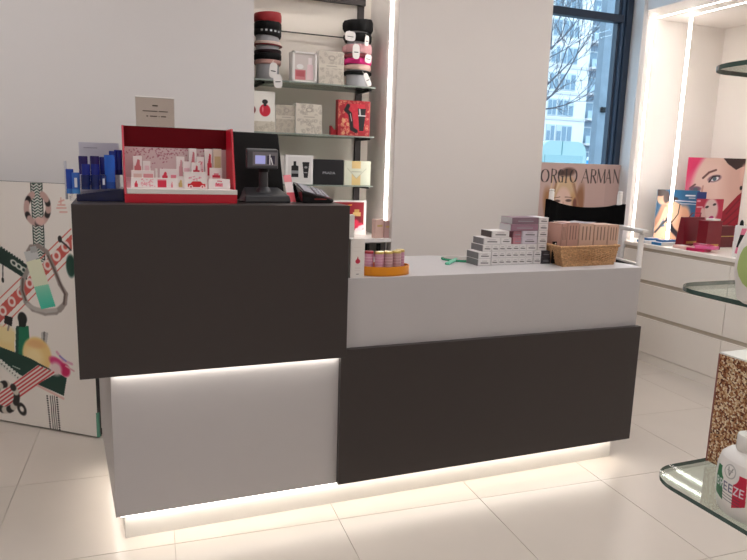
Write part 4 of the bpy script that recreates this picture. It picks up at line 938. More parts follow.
# hair, face
pell(562, 214, 21, 36, (204, 160, 112), .05, .15); pell(550, 212, 8, 26, (176, 124, 84), .25, .4); pell(577, 214, 7, 32, (150, 102, 70), -.1, .4)
pell(566, 186, 13, 11, (216, 184, 146), 0, .5); pell(563, 205, 11, 19, (232, 198, 182), .08, .25); pell(558, 208, 6, 12, (234, 204, 188), .0, .8)
for x0, y0, x1, y1, c in ((553, 176, 548, 208, (226, 196, 156)), (571, 178, 578, 205, (190, 146, 110)), (560, 180, 554, 196, (232, 206, 170)), (574, 184, 581, 216, (150, 106, 82)), (556, 183, 549, 220, (160, 112, 84))): pline([(x0, y0), (x1, y1)], 2.4, c, .7)
pell(568, 172, 9, 4.5, (84, 56, 46), .1, .6, .9); pell(561, 173, 4, 3, (60, 40, 34), 0, .6, .8)
pell(557, 201, 4, 1.5, (104, 78, 70), 0, .5); pell(568.5, 200.5, 4, 1.5, (110, 82, 74), 0, .5); pline([(553, 198), (560, 197)], .9, (140, 100, 80)); pline([(565, 197), (572, 197.5)], .9, (140, 100, 80))
pline([(563, 202), (563.5, 210), (561.5, 212)], 1, (196, 148, 130)); pell(562, 219, 4.4, 1.9, (190, 96, 96), 0, .4); pell(574.5, 203, 2.5, 5, (120, 70, 58), 0, .6)
# shoulders
pell(562, 262, 40, 24, (222, 190, 176), 0, .3)
INKC = (44, 34, 36)
for ch, x0, x1 in (('I', 531, 535), ('O', 540.5, 549.5), ('R', 550, 557.5), ('G', 557.5, 564), ('I', 564, 568.5), ('O', 569.5, 577.5), ('A', 581, 590), ('R', 589.5, 597), ('M', 596.5, 606), ('A', 605, 612), ('N', 612.5, 620)):
    a, b = X(x0, 182 + (x0 - 540) * .012), X(x1, 169.3 + (x0 - 540) * .012)
    letter(P, ch, a[0], a[1], b[0] - a[0], b[1] - a[1], .0105, .0040, INKC, .95)
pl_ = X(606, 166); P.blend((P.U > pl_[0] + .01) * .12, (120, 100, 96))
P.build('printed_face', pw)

ch_ = thing('directors_chair', "tall white director's chair with black fabric back behind the counter", 'chair', (3.70, 1.06, 0))
CW = mat('chair_white', (232, 226, 220), .4)
BLp, BRp, FLp, FRp = (3.455, 1.19), (4.005, 1.20), (3.385, .955), (3.935, .905)
for (x, y), zt_ in ((BLp, 1.225), (BRp, 1.215), (FLp, .975), (FRp, .975)):
    MB().lathe((x, y, 0), [(0, 0), (.017, 0), (.017, zt_ - .02), (.013, zt_ - .012), (.017, zt_ - .006), (.012, zt_), (0, zt_)], 14).build('post', CW, ch_, smooth=True)
for a, b in ((BLp, FLp), (BRp, FRp)):
    A3, B3 = Vector((a[0], a[1], .985)), Vector((b[0], b[1], .985)); d = (B3 - A3).normalized()
    M = Matrix.Translation(A3 + (B3 - A3) * .5 + d * .012 + Vector((0, 0, -.011))) @ Matrix.Rotation(math.atan2(d.y, d.x), 4, 'Z')
    MB().mbox(M, (B3 - A3).length + .06, .045, .024).build('armrest', CW, ch_, bevel=.006)
    for z_ in (.745, .42):
        M = Matrix.Translation(A3 * .5 + B3 * .5 + Vector((0, 0, z_ - .985))) @ Matrix.Rotation(math.atan2(d.y, d.x), 4, 'Z')
        MB().mbox(M, (B3 - A3).length, .026, .040).build('side_rail', CW, ch_, bevel=.004)
for a, b in ((FLp, FRp), (BLp, BRp)):
    MB().tube([(a[0], a[1], .30), (b[0], b[1], .30)], .013, 10).build('crossbar', CW, ch_, smooth=True)
vs = []; N = 24
ctopz, cbotz = [atY(552, 199, 1.19)[2], atY(586, 207.5, 1.19)[2], atY(621, 204, 1.19)[2]], [atY(549, 222, 1.19)[2], atY(586, 223, 1.19)[2], atY(621, 224.5, 1.19)[2]]
for i in range(N + 1):
    t_ = i / N; x = BLp[0] - .024 + (BRp[0] - BLp[0] + .048) * t_; w1 = (1 - t_) * (1 - 2 * t_) if t_ <= 1 else 0; w2 = 4 * t_ * (1 - t_); w3 = t_ * (2 * t_ - 1)
    zt_, zb_ = ctopz[0] * w1 + ctopz[1] * w2 + ctopz[2] * w3, cbotz[0] * w1 + cbotz[1] * w2 + cbotz[2] * w3
    yb_ = 1.19 + .03 * w2
    for yo in (-.024 + .020 * min(1, max(0, (min(t_, 1 - t_) - .08) * 12)), .024 - .020 * min(1, max(0, (min(t_, 1 - t_) - .08) * 12))):
        vs += [(x, yb_ + yo, zb_), (x, yb_ + yo, zt_)]
fs = []
for i in range(N):
    a, b = i * 4, i * 4 + 4; fs += [(a, b, b + 1, a + 1), (a + 2, a + 3, b + 3, b + 2), (a + 1, b + 1, b + 3, a + 3), (a, a + 2, b + 2, b)]
fs += [(0, 1, 3, 2), (N * 4, N * 4 + 2, N * 4 + 3, N * 4 + 1)]
MB().add(vs, fs).build('backrest', mat('black_canvas', (7, 7, 8), .9, var=.15, bump=.3, bscale=600, spec=.1), ch_, smooth=True)
MB().prism([(BLp[0] + .02, BLp[1] - .02), (BRp[0] - .02, BRp[1] - .02), (FRp[0] - .02, FRp[1] + .0), (FLp[0] + .02, FLp[1] + .0)], .752, .774).build('seat', MATS['black_canvas'], ch_, bevel=.004)
MB().prism([(FLp[0] + .01, FLp[1] - .10), (FRp[0] - .09, FRp[1] - .10), (FRp[0] - .02, FRp[1]), FLp], .295, .315).build('footrest', CW, ch_, bevel=.003)

# ================================================================= on the drawer cabinet
KZ = .84
# blue poster
a = atY(656, 210, 1.62); b = atY(698, 210, 1.50); d2 = np.array([b[0] - a[0], b[1] - a[1]]); wB = np.linalg.norm(d2); d2 /= wB; n2 = np.array([-d2[1], d2[0]])
zt_ = atY(677, 190, 1.56)[2]
bp_ = thing('counter_poster', 'blue poster of a woman seen from behind, crossed by a light strip', 'poster', ((a[0] + b[0]) / 2, (a[1] + b[1]) / 2, KZ))
MB().prism([(a[0], a[1]), (b[0], b[1]), (b[0] + n2[0] * .01, b[1] + n2[1] * .01), (a[0] + n2[0] * .01, a[1] + n2[1] * .01)], KZ, zt_).build('board', mat('poster_edge_blue', (120, 140, 160), .4), bp_)
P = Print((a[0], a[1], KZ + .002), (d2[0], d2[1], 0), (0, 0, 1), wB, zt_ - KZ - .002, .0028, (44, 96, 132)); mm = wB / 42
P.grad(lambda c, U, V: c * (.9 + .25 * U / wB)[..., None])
SK, SK2 = (214, 172, 140), (176, 126, 98)
ppoly([(664, 203), (672, 200), (681, 205), (688, 220), (692, 238), (668, 240), (664, 225), (663, 212)], SK); pell(680, 222, 9, 17, SK, -.2, .3); pell(674, 215, 6, 12, (228, 190, 160), -.2, .8)
pline([(664, 207), (658, 220), (650, 233)], 6.5, SK2); pline([(666, 208), (661, 220), (654, 231)], 3, SK); ppoly([(652, 228), (668, 226), (676, 238), (650, 240)], SK)
pell(662, 198, 5, 6.5, (206, 162, 130), .2, .3); pell(661, 192.5, 6, 3.6, (52, 36, 32), .1, .3); pell(666.5, 197, 3, 6, (60, 42, 36), 0, .4); pell(674, 199, 4, 2, (60, 46, 42), 0, .5)
pline([(655, 232), (664, 222), (668, 219)], 2.0, (34, 34, 40)); pline([(668, 219), (671, 228), (678, 236)], 4.5, (40, 44, 52)); pline([(680, 204), (678, 214), (672, 222)], 1, (30, 30, 34))
pline([(686, 195.5), (695, 195.8)], 1.5, (226, 234, 240)); pline([(689, 198), (695, 198.2)], .8, (200, 214, 226)); pline([(675, 200.5), (696, 202)], .9, (216, 228, 236)); pline([(680, 203.5), (696, 204.5)], .7, (200, 214, 226))
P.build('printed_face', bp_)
B = pxbox(698.5, 707, 192, 199.5, 1.49, .004)
# pink poster
a = atY(685, 190, 1.63); b = np.array([5.374, 1.42, 0]); d2 = np.array([b[0] - a[0], b[1] - a[1]]); wB = np.linalg.norm(d2); d2 /= wB; n2 = np.array([-d2[1], d2[0]])
zt_ = atY(700, 157.5, 1.58)[2]
pp = thing('counter_poster', 'large pink poster with a close-up face in the wall alcove', 'poster', ((a[0] + b[0]) / 2, (a[1] + b[1]) / 2, KZ))
MB().prism([(a[0], a[1]), (b[0], b[1]), (b[0] + n2[0] * .008, b[1] + n2[1] * .008), (a[0] + n2[0] * .008, a[1] + n2[1] * .008)], KZ, zt_).build('board', mat('poster_edge_pink', (226, 150, 170), .4), pp)
P = Print((a[0], a[1], KZ + .002), (d2[0], d2[1], 0), (0, 0, 1), wB, zt_ - KZ - .002, .0028, (206, 50, 96)); mm = .0085
pell(734, 192, 36, 46, (222, 186, 172), .10, .12); pell(712, 196, 20, 24, (232, 200, 188), 0, .8); pell(740, 180, 14, 30, (206, 162, 148), 0, .8, .7)
ppoly([(722, 156), (752, 156), (752, 166), (742, 167), (736, 170), (728, 164)], (62, 44, 42)); pell(746, 174, 5, 9, (222, 180, 166), 0, .4); pell(741, 188, 1.2, 2, (30, 26, 28))
pline([(703, 178), (709, 172.5), (716, 170)], 1.8, (110, 74, 68)); pline([(690, 188), (695, 184.5)], 1.6, (120, 82, 76))
pell(714.5, 178.5, 5.6, 3.0, (120, 84, 100), .3, .4); pell(714.5, 178.8, 3.6, 2.0, (236, 234, 236), .3, .3); pell(714.5, 178.8, 1.7, 1.9, (84, 100, 110), 0, .3); pline([(709, 182), (713, 176.5), (719.5, 176)], 1.2, (44, 30, 36))
pell(695, 189, 5, 2.4, (126, 92, 112), .1, .4); pell(695.5, 189.3, 2, 1.5, (90, 100, 112)); pline([(703, 186), (700, 200), (704, 203)], 1.4, (200, 152, 140)); pell(705, 212, 7, 3.2, (190, 40, 84), .2, .4)
ppoly([(752, 185), (738, 195), (722, 212), (706, 250), (752, 250)], (150, 22, 44))
for k in range(5): pline([(748, 190 + k * 9), (726 - k * 3, 214 + k * 8)], 1.2, (110, 12, 30), .7)
P.build('printed_face', pp)
# small portrait card
B = pxbox(695, 721.5, 199, 240, 1.33, .006, KZ)
pc_ = thing('portrait_card', 'small red card with a pale made-up face before the pink poster', 'card', ((B[0] + B[1]) / 2, 1.333, KZ))
MB().box(*B).build('board', MATS['red_card'], pc_)
P = Print((B[0], B[2], B[4]), (1, 0, 0), (0, 0, 1), B[1] - B[0], B[5] - B[4], .002, (190, 40, 72)); mm = .0072
pell(711, 210, 9.5, 12, (230, 202, 196), .15, .3); pell(703, 214, 3, 7, (226, 190, 184), .3, .4)
for q in ((707, 207), (714.5, 204.5)): pell(q[0], q[1], 2.4, 1.2, (50, 36, 40), .2, .4)
pell(711, 218, 3.4, 2, (186, 30, 110), .2, .4); pline([(697, 201), (700, 201)], 2, (230, 150, 170)); pline([(697, 207), (702, 207)], 1.5, (230, 170, 180))
P.build('printed_face', pc_)
B = pxbox(697.5, 706.5, 192, 199.5, 1.36, .006)
tb = thing('blue_plaque', 'small dark blue plaque on a clear stem beside the blue poster', 'sign', ((B[0] + B[1]) / 2, 1.363, KZ))
MB().box(*B).build('plate', mat('plaque_blue', (30, 56, 128), .3), tb); MB().box((B[0] + B[1]) / 2 - .004, (B[0] + B[1]) / 2 + .004, 1.361, 1.364, KZ, B[4]).build('stem', ACRYL, tb)
# tester tray and flat packs
tt = thing('tester_tray', 'low white tester tray with blue front labels on the drawer cabinet', 'tray', (4.58, 1.38, KZ))
MB().box(4.475, 4.70, 1.265, 1.50, KZ, KZ + .020).build('body', WHITE, tt, bevel=.002)
BLU = mat('label_blue', (30, 126, 186), .4)
for y0, y1 in ((1.27, 1.36), (1.43, 1.50)): MB().box(4.4735, 4.4749, y0, y1, KZ + .001, KZ + .019).build('front_label', BLU, tt)
for k, (x0, x1, y0, y1, lab) in enumerate(((4.50, 4.60, 1.42, 1.49, 'flat blue pack at the far end of the tester tray'), (4.52, 4.66, 1.31, 1.37, 'flat blue pack in the middle of the tester tray'))):
    t = thing('flat_pack', lab, 'pack', ((x0 + x1) / 2, (y0 + y1) / 2, KZ + .02)); MB().box(x0, x1, y0, y1, KZ + .0202, KZ + .034).build('body', mat('pack_blue', (60, 120, 180), .3), t, bevel=.002); MB().box(x0 + .02, x1 - .02, y0 + .015, y1 - .015, KZ + .0341, KZ + .0345).build('label', WHITE_M, t)
PK, MG = mat('pack_pink', (232, 110, 160), .3), mat('pack_magenta', (192, 26, 84), .3)
for k, (x_, y_, rz, m_, zz, lab) in enumerate(((4.51, .985, 1.75, MG, 0, 'magenta flat pack lying at the front of the drawer cabinet'), (4.52, 1.115, 1.4, mat('pack_peach', (232, 186, 176), .3), 0, 'peach flat pack beside the tester tray'), (4.53, .94, 1.9, PK, .0205, 'bright pink pack lying on top of the magenta one'), (4.60, 1.03, 1.2, MG, .0205, 'magenta pack lying behind the bright pink one'), (4.60, 1.04, 1.2, mat('pack_peach', (232, 186, 176), .3), 0, 'peach flat pack underneath the rear magenta one'))):
    w_, l_ = .080, .125; c = (x_, y_, KZ + zz + .0003)
    M = Matrix.Translation(c) @ Matrix.Rotation(rz, 4, 'Z')
    t = thing('flat_pack', lab, 'pack', c); MB().mbox(M, l_, w_, .020).build('body', m_, t, bevel=.003)
    MB().mbox(M @ Matrix.Translation((.01, 0, .0201)), l_ * .5, w_ * .5, .0005).build('label', WHITE_M if k != 2 else MG, t)
for k, (x0, x1, y0, y1, Y, lab) in enumerate(((685.5, 707, 217.5, 240, 1.18, 'dark red gift bag with folded top left of the portrait card'), (707, 722, 221, 244, 1.02, 'upright crimson box in front of the portrait card'))):
    B = pxbox(x0, x1, y0, y1, Y, .08, KZ)
    t = thing(('gift_bag', 'crimson_box')[k], lab, ('bag', 'box')[k], ((B[0] + B[1]) / 2, Y + .04, KZ))
    MB().add([(B[0], B[2], KZ), (B[1], B[2], KZ), (B[1], B[3], KZ), (B[0], B[3], KZ), (B[0] + .004, B[2] + (.025 if k == 0 else 0), B[5]), (B[1] - .004, B[2] + (.025 if k == 0 else 0), B[5]), (B[1] - .004, B[3] - (.025 if k == 0 else 0), B[5]), (B[0] + .004, B[3] - (.025 if k == 0 else 0), B[5])],
             [(0, 3, 2, 1), (4, 5, 6, 7), (0, 1, 5, 4), (1, 2, 6, 5), (2, 3, 7, 6), (3, 0, 4, 7)]).build('body', mat('bag_red_%d' % k, ((116, 10, 32), (122, 12, 32))[k], .35), t, bevel=.002)
    MB().box(B[0] + .02, B[1] - .02, B[2] - .0006, B[2] + .001, KZ + (B[5] - KZ) * .12, KZ + (B[5] - KZ) * .2).build('ribbon', mat('bag_gold', (196, 150, 90), .3, .6), t)
    if k == 0: MB().tube([(B[0] + .05, B[2] + .03, B[5] - .005), (B[0] + .06, B[2] + .01, B[5] + .03), (B[1] - .06, B[2] + .01, B[5] + .03), (B[1] - .05, B[2] + .03, B[5] - .005)], .003, 6).build('handle', mat('bag_cord', (110, 10, 30), .5), t, smooth=True)
    else: MB().box(B[0] + .055, B[1] - .015, B[2] + .01, B[3] - .01, B[5], B[5] + .012).build('white_cap', WHITE, t, bevel=.002)
q = atZ(697.5, 241, KZ)
tg = thing('gold_compact', 'small gold compact lying before the dark red gift bag', 'compact', (q[0], q[1], KZ))
MB().lathe((q[0], q[1], KZ), [(0, 0), (.030, 0), (.033, .004), (.033, .012), (.028, .016), (0, .016)], 20).build('case', GOLD, tg, smooth=True); MB().lathe((q[0], q[1], KZ + .0162), [(0, 0), (.018, 0), (.016, .003), (0, .003)], 16).build('emblem', mat('dark_gold', (110, 84, 40), .3, .6), tg, smooth=True)
# dark crimson holdall at the right
B = pxbox(721, 734, 226, 245, 1.12, .07, KZ)
t = thing('wine_case', 'dark wine-coloured case standing left of the white tube', 'case', ((B[0] + B[1]) / 2, 1.15, KZ)); MB().box(*B).build('body', mat('wine_dark', (96, 10, 26), .35), t, bevel=.006); MB().box(B[0], B[1], B[2] - .001, B[2] + .001, (B[4] + B[5]) / 2, (B[4] + B[5]) / 2 + .006).build('clasp', GOLD, t)
# white tube with pink and black label
q = atZ(735, 257, KZ); h_ = atY(735, 225.5, q[1])[2] - KZ
tw = thing('lotion_tube', 'white tube with pink and black diagonal label and black cap', 'tube', (q[0], q[1], KZ)); R_ = .034
cw_ = (q[0] + .022, q[1] + .0, KZ)
MB().lathe(cw_, [(0, 0), (R_ * .9, 0), (R_, .01), (R_, h_ - .02), (R_ * .95, h_), (0, h_)], 24).build('body', WHITE, tw, smooth=True)
MB().lathe((cw_[0], cw_[1], KZ + h_), [(0, 0), (.012, 0), (.010, .022), (.004, .034), (0, .034)], 14).build('cap', BLACK, tw, smooth=True)
def wrap(c, R, rows, m, nm, par, tilt_axis=None, off=.0006, sx=1, sy=1, rot=0):
    vs = []; fs = []
    for z_, a0, a1 in rows:
        for k in range(9):
            a = a0 + (a1 - a0) * k / 8; x, y = (R + off) * sx * math.cos(a), (R + off) * sy * math.sin(a)
            vs.append((c[0] + x * math.cos(rot) - y * math.sin(rot), c[1] + x * math.sin(rot) + y * math.cos(rot), c[2] + z_))
    for j in range(len(rows) - 1):
        for k in range(8): fs.append((j * 9 + k, j * 9 + k + 1, (j + 1) * 9 + k + 1, (j + 1) * 9 + k))
    return MB().add(vs, fs).build(nm, m, par, smooth=True)
ap = math.atan2(CAM[1] - cw_[1], CAM[0] - cw_[0])
wrap(cw_, R_, [(h_ * t_, ap - .9 + 1.5 * t_ * .6 + .2, ap + 1.2) for t_ in np.linspace(.12, .92, 7)], mat('label_pink', (226, 120, 150), .3), 'pink_label', tw)
wrap(cw_, R_, [(h_ * t_, ap - .55 + 1.0 * (t_ - .3) + .1, ap + .9) for t_ in np.linspace(.32, .72, 6)], BLACK, 'black_label', tw, off=.0012)

# ================================================================= glass display tiers in the right foreground
gt = thing('glass_tier_stand', 'three-tier display of rounded clear glass shelves at the right edge', 'display stand', (2.1, -1.65, 0))
def rrect(x0, x1, y0, y1, r, n=8):
    pts = []
    for cx_, cy_, a0 in ((x1 - r, y1 - r, 0), (x0 + r, y1 - r, PI / 2), (x0 + r, y0 + r, PI), (x1 - r, y0 + r, 1.5 * PI)):
        for k in range(n + 1): a = a0 + PI / 2 * k / n; pts.append((cx_ + r * math.cos(a), cy_ + r * math.sin(a)))
    return pts
for z_, ds in ((.80, 0), (1.150, .003), (1.515, .014)):
    MB().prism(rrect(1.803 + ds, 2.42, -1.95, -1.352 - ds * .6, .07), z_ - .0075, z_, 0, 1).build('glass_shelf', [glass('display_glass', (236, 243, 239), .32), EDGE_D], gt, smooth=True)
MB().lathe((2.11, -1.65, .02), [(0, 0), (.02, 0), (.02, 1.75), (0, 1.75)], 18).build('pole', mat('chrome', (200, 200, 202), .15, .9), gt, smooth=True)
MB().lathe((2.11, -1.65, 0), [(0, 0), (.2, 0), (.2, .015), (.03, .025), (0, .025)], 32).build('base', MATS['chrome'], gt, smooth=True)
# glitter box
gb = thing('glitter_box', 'box covered in gold and brown glitter with white lid on lowest glass tier', 'box', (2.07, -1.48, .80))
m = mat('glitter', (170, 110, 70), .35, .2)
nt = m.node_tree; vo = nt.nodes.new('ShaderNodeTexVoronoi'); vo.inputs['Scale'].default_value = 300
cr = nt.nodes.new('ShaderNodeValToRGB'); e = cr.color_ramp.elements; e[0].position = 0; e[0].color = rgb(84, 40, 24); e[1].position = 1; e[1].color = rgb(250, 238, 214)
for ps, c in ((.25, (128, 66, 40)), (.5, (176, 120, 78)), (.72, (222, 190, 150))): k = e.new(ps); k.color = rgb(*c)
sp = nt.nodes.new('ShaderNodeSeparateColor'); tc0 = [n_ for n_ in nt.nodes if n_.type == 'TEX_COORD'][0]
nt.links.new(tc0.outputs['Object'], vo.inputs['Vector']); nt.links.new(vo.outputs['Color'], sp.inputs['Color']); nt.links.new(sp.outputs['Red'], cr.inputs['Fac']); nt.links.new(cr.outputs['Color'], nt.nodes['Principled BSDF'].inputs['Base Color'])
zb1 = .80 + .213
MB().box(1.952, 2.20, -1.62, -1.362, .8002, zb1).build('body', m, gb, bevel=.001)
MB().box(1.9515, 2.2005, -1.6205, -1.3615, zb1, zb1 + .003).build('lid', WHITE, gb)
MB().box(1.951, 1.955, -1.3625, -1.3600, .8002, zb1).build('edge_tape', mat('edge_rose', (150, 96, 88), .4), gb)
# white bottle with tricolour label
q = atZ(740, 513, .80); cbt = (q[0], q[1], .80)
bz = thing('talc_bottle', 'white bottle with green white and red label reading BREEZE', 'bottle', cbt)
Rb = .0525; fd = math.atan2(CAM[1] - cbt[1], CAM[0] - cbt[0]); rotb = fd + PI / 2 - .85
prof = [(0, .0003), (Rb * .80, .0003), (Rb * .86, .004), (Rb * .95, .030), (Rb, .055), (Rb * .98, .075), (Rb * .88, .092), (Rb * .62, .104), (Rb * .36, .109), (0, .109)]
MB().lathe(cbt, prof, 40, 1, .62, rotb).build('body', WHITE, bz, smooth=True)
MB().lathe((cbt[0], cbt[1], .80 + .108), [(0, 0), (.017, 0), (.0185, .003), (.0185, .024), (.017, .027), (0, .027)], 28).build('cap', mat('cap_white', (236, 232, 228), .25), bz, smooth=True)
P = Print((0, 0, 0), (1, 0, 0), (0, 0, 1), 1.0, 1.0, .009, (236, 232, 228))
ys_ = .02
P.poly([(0, .12), (.34, .05), (.34, .80), (.06, .80)], (22, 112, 66)); P.poly([(.64, .0), (1, .16), (.96, .80), (.64, .80)], (196, 22, 62)); 
P.ell((.5, .76), .27, .25, (232, 230, 226), soft=.05); P.ell((.5, .78), .17, .155, (170, 170, 168), soft=.1, ring=.14); P.line([(.44, .86), (.5, .70), (.57, .86)], .03, (150, 150, 148)); P.line([(.42, .8), (.58, .8)], .02, (170, 170, 168))
for k, ch in enumerate('BREEZE'): letter(P, ch, .07 + k * .148, .34, .125, .17, .030, .030, (226, 226, 232) if k not in (2, 3) else (96, 100, 130))
for z_ in (.27, .20, .13): P.line([(.16, z_), (.84, z_ - .03)], .02, (60, 70, 80), .6)
mk = (P.V < .04 + .16 * np.abs(P.U - .5) * 1.2) | (P.V > 1.01)
ob = P.build('label', bz, off=0)
co = np.zeros(P.nx * P.ny * 3, np.float32); ob.data.vertices.foreach_get('co', co); co = co.reshape(-1, 3)
U_, V_ = P.U.reshape(-1), P.V.reshape(-1)
zz = .018 + .074 * V_; rr_ = np.interp(zz, [p_[1] for p_ in prof[1:-1]], [p_[0] for p_ in prof[1:-1]]) + .0006
aa = -PI / 2 + (U_ - .5) * 1.35 + .08
xl_, yl_ = rr_ * np.cos(aa), rr_ * .62 * np.sin(aa) - .0002
wx = cbt[0] + xl_ * math.cos(rotb) - yl_ * math.sin(rotb); wy = cbt[1] + xl_ * math.sin(rotb) + yl_ * math.cos(rotb)
ob.data.vertices.foreach_set('co', np.stack([wx - cbt[0], wy - cbt[1], zz], 1).reshape(-1).astype(np.float32)); ob.data.update()
# white bottle with green label on the middle tier
q = atZ(772, 306, 1.150); cg = (q[0], q[1], 1.150)
gbt = thing('shower_bottle', 'rounded white bottle with lime green label on the middle glass tier', 'bottle', cg); Rg = .056
profg = [(0, .0003), (Rg * .7, .0003), (Rg * .85, .006), (Rg, .05), (Rg * .96, .085), (Rg * .75, .12), (Rg * .4, .14), (0, .142)]
fd2 = math.atan2(CAM[1] - cg[1], CAM[0] - cg[0])
MB().lathe(cg, profg, 36, 1, .7, fd2 + PI / 2).build('body', WHITE, gbt, smooth=True)
MB().lathe((cg[0], cg[1], cg[2] + .141), [(0, 0), (.016, 0), (.016, .028), (0, .028)], 20).build('cap', mat('cap_lime', (150, 190, 70), .3), gbt, smooth=True)
rows = []
for z_ in np.linspace(.022, .105, 9):
    rg = np.interp(z_, [p_[1] for p_ in profg[1:-1]], [p_[0] for p_ in profg[1:-1]]); rows.append((z_, rg))
vs = []; fs = []
for z_, rg in rows:
    for k in range(13):
        a = -PI / 2 + (k / 12 - .5) * 2.3 * math.sqrt(max(.05, 1 - ((z_ - .062) / .046) ** 2)); x, y = (rg + .0007) * math.cos(a), (rg + .0007) * .7 * math.sin(a); r_ = fd2 + PI / 2
        vs.append((cg[0] + x * math.cos(r_) - y * math.sin(r_), cg[1] + x * math.sin(r_) + y * math.cos(r_), cg[2] + z_))
for j in range(len(rows) - 1):
    for k in range(12): fs.append((j * 13 + k, j * 13 + k + 1, (j + 1) * 13 + k + 1, (j + 1) * 13 + k))
MB().add(vs, fs).build('label', mat('lime_label', (180, 200, 128), .3), gbt, smooth=True)

# ================================================================= street outside the window
struct(MB().box(-30, 90, 1.95, 70, -.25, -.15).build('floor_street', mat('asphalt', (120, 122, 126), .9)))
FY = 62.0
def fx(x, y=80): return atY(x, y, FY)[0]
def fz(y, x=570): return atY(x, y, FY)[2]
st = fz(53) - fz(79.5)      # one storey
bd = thing('apartment_building', 'pale apartment block with rows of windows and balconies across the street', 'building', (fx(575), FY, -.15))
FA = mat('facade_white', (236, 228, 224), .8, var=.06, scale=.6); FG = mat('facade_grey', (150, 162, 176), .8, var=.06, scale=.6); WN = mat('far_window', (128, 146, 160), .3); SH = mat('far_shutter', (196, 200, 204), .6); BAL = mat('balcony_slab', (214, 206, 206), .8)
xa, xb, xc, xd = fx(500), fx(577), fx(588), fx(640)
top = fz(-60)
MB().box(xa, xc, FY, FY + 6, -.15, top).build('wall', FA, bd); MB().box(xc, xd, FY + 1.2, FY + 6, -.15, top).build('wall', FG, bd); MB().box(xd, xd + 12, FY, FY + 6, -.15, top).build('wall', FA, bd)
zc0 = fz(133)
for k in range(-1, 9):
    zc = zc0 + st * k
    MB().box(xa, xc, FY - .12, FY, zc - st * .52, zc - st * .42).build('ledge', BAL, bd)
    for x0, x1 in ((526, 543), (549.5, 558), (559.5, 575.5)):
        w = MB().box(fx(x0), fx(x1), FY - .1, FY + .02, zc - st * .36, zc + st * .30).build('window', SH, bd)
        xm = (fx(x0) + fx(x1)) / 2; gx = (fx(x1) - fx(x0))
        for c_ in range(3 if x1 - x0 > 10 else 2):
            nn = 3 if x1 - x0 > 10 else 2; a0 = fx(x0) + gx * (c_ + .1) / nn; a1 = fx(x0) + gx * (c_ + .86) / nn
            MB().box(a0, a1, FY - .14, FY - .11, zc - st * .32, zc + st * (.24 if (k + c_) % 3 else .05)).build('pane', WN, w)
    sl = MB().box(xc + .1, fx(605), FY - .4, FY + 1.2, zc - st * .46, zc - st * .38).build('balcony', BAL, bd)
    MB().box(xc + .1, fx(605), FY - .4, FY - .34, zc - st * .38, zc - st * .08).build('railing', mat('rail_pale', (176, 190, 202), .6), sl)
    dw = MB().box(xc + .5, fx(602), FY + 1.12, FY + 1.2, zc - st * .38, zc + st * .32).build('window', SH, bd); MB().box(xc + .7, fx(601), FY + 1.06, FY + 1.12, zc - st * .34, zc + st * .26).build('pane', WN, dw)
# near stone pier outside with a small black box
PY = 4.2
pxl = atY(601, 80, PY)[0]
tp = thing('stone_pier', 'grey-blue rough stone pier just outside the window', 'pillar', (pxl + .3, PY + .2, -.15))
MB().box(pxl, pxl + .7, PY, PY + .10, -.15, 5).build('shaft', mat('stone_blue', (128, 138, 148), .85, var=.25, scale=9, bump=.6, bscale=30), tp)
MB().box(pxl - .03, pxl + .73, PY - .03, PY + .13, -.15, .3).build('foot', MATS['stone_blue'], tp)
q = atY(602.5, 110, PY); tag(MB().box(q[0] - .035, q[0] + .035, PY - .04, PY - .001, q[2] - .03, q[2] + .03).build('wall_box', BLACK, None, bevel=.004), 'small black box fixed to the grey stone pier', 'box')
# rounded kiosk
KY = 13.0
x0, x1 = atY(541, 155, KY)[0], atY(586, 155, KY)[0]; zt_ = atY(570, 141.5, KY)[2]; zk = atY(570, 152, KY)[2]
kk = thing('street_kiosk', 'rounded pale teal street kiosk outside the window', 'kiosk', ((x0 + x1) / 2, KY, -.15))
TEK = mat('kiosk_teal', (168, 190, 186), .4); 
def arc(xa_, xb_):
    r = .32; pts = [(xa_, -.15), (xb_, -.15)]
    for k in range(7): a = PI / 2 * k / 6; pts.append((xb_ - r + r * math.cos(a), zt_ - r + r * math.sin(a)))
    for k in range(7): a = PI / 2 + PI / 2 * k / 6; pts.append((xa_ + r + r * math.cos(a), zt_ - r + r * math.sin(a)))
    return pts
MB().prismY(arc(x0, x1), KY, KY + 1.4).build('shell', TEK, kk, smooth=True)
xm = x0 + (x1 - x0) * .45
MB().box(xm - .01, xm + .01, KY - .012, KY, 0, zt_).build('seam', mat('kiosk_seam', (90, 140, 146), .5), kk)
MB().box(x0 + .12, x1 - .12, KY - .02, KY, -.1, zt_ - .38).build('window', mat('kiosk_glass', (150, 178, 178), .15), kk)
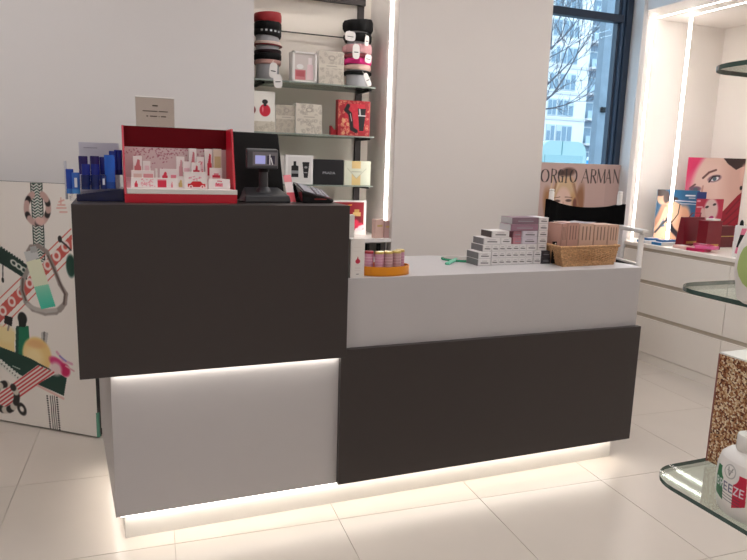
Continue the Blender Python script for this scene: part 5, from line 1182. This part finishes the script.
q = atY(590, 158, 9.0); bb = thing('litter_bin', 'small bright blue street bin beyond the window poster', 'bin', (q[0], 9.0, -.15)); MB().lathe((q[0], 9.0, -.15), [(0, 0), (.06, 0), (.07, q[2] + .1), (0, q[2] + .1)], 14).build('body', mat('bin_blue', (30, 150, 220), .5), bb, smooth=True); MB().lathe((q[0], 9.0, q[2] - .05), [(0, 0), (.075, 0), (.06, .07), (0, .07)], 14).build('lid', mat('bin_white', (220, 225, 230), .5), bb, smooth=True)
# bare tree
TYY = 11.0
BARK = mat('bark', (92, 86, 90), .9, var=.2, scale=12, bump=.4)
tr = thing('bare_tree', 'bare winter tree with thin twigs outside the window', 'tree', (atY(530, 150, TYY)[0], TYY, -.15))
MBt = MB(); rr = random.Random(11); nseg = [0]
def branch(p, d, L, r, lev, mb):
    pts = [p.copy()]; n = 5
    for i in range(n):
        d = (d + Vector((rr.uniform(-.22, .22), rr.uniform(-.2, .2), rr.uniform(-.12, .2)))).normalized(); p = p + d * (L / n); pts.append(p.copy())
        if lev < 4 and i >= 1:
            for _ in range(1 if lev else 1):
                ax = Vector((rr.uniform(-1, 1), rr.uniform(-1, 1), rr.uniform(-.4, 1))).normalized()
                branch(p.copy(), (d + ax * .85).normalized(), L * rr.uniform(.5, .7), r * (1 - i / n) * .55 + .002, lev + 1, mb)
    mb.tube(pts, [r * (1 - .75 * k / n) + .0015 for k in range(n + 1)], 5 if lev < 2 else 4)
base = Vector(atY(531, 150, TYY)); base.z = -.15
MB().tube([base, base + Vector((.03, 0, 1.0)), base + Vector((.0, .02, 2.0)), base + Vector((.06, 0, 2.9))], [.13, .115, .10, .085], 10).build('trunk', BARK, tr, smooth=True)
for (pa_, pb_2, r) in (((532, 110), (560, 84), .030), ((534, 104), (566, 60), .032), ((536, 60), (575, 30), .026), ((533, 112), (575, 100), .024), ((536, 40), (570, 4), .024), ((552, 95), (592, 40), .022), ((534, 85), (552, 20), .03)):
    mb = MB(); s0 = Vector(atY(*pa_, TYY + rr.uniform(-.2, .2))); e0 = Vector(atY(*pb_2, TYY + rr.uniform(-.5, .5)))
    branch(s0, (e0 - s0).normalized(), (e0 - s0).length * 1.05, r, 1, mb)
    mb.tube([base + Vector((.05, 0, min(2.9, s0.z - .1))), s0], [.04, r], 6)
    mb.build('branch', BARK, tr, smooth=True)
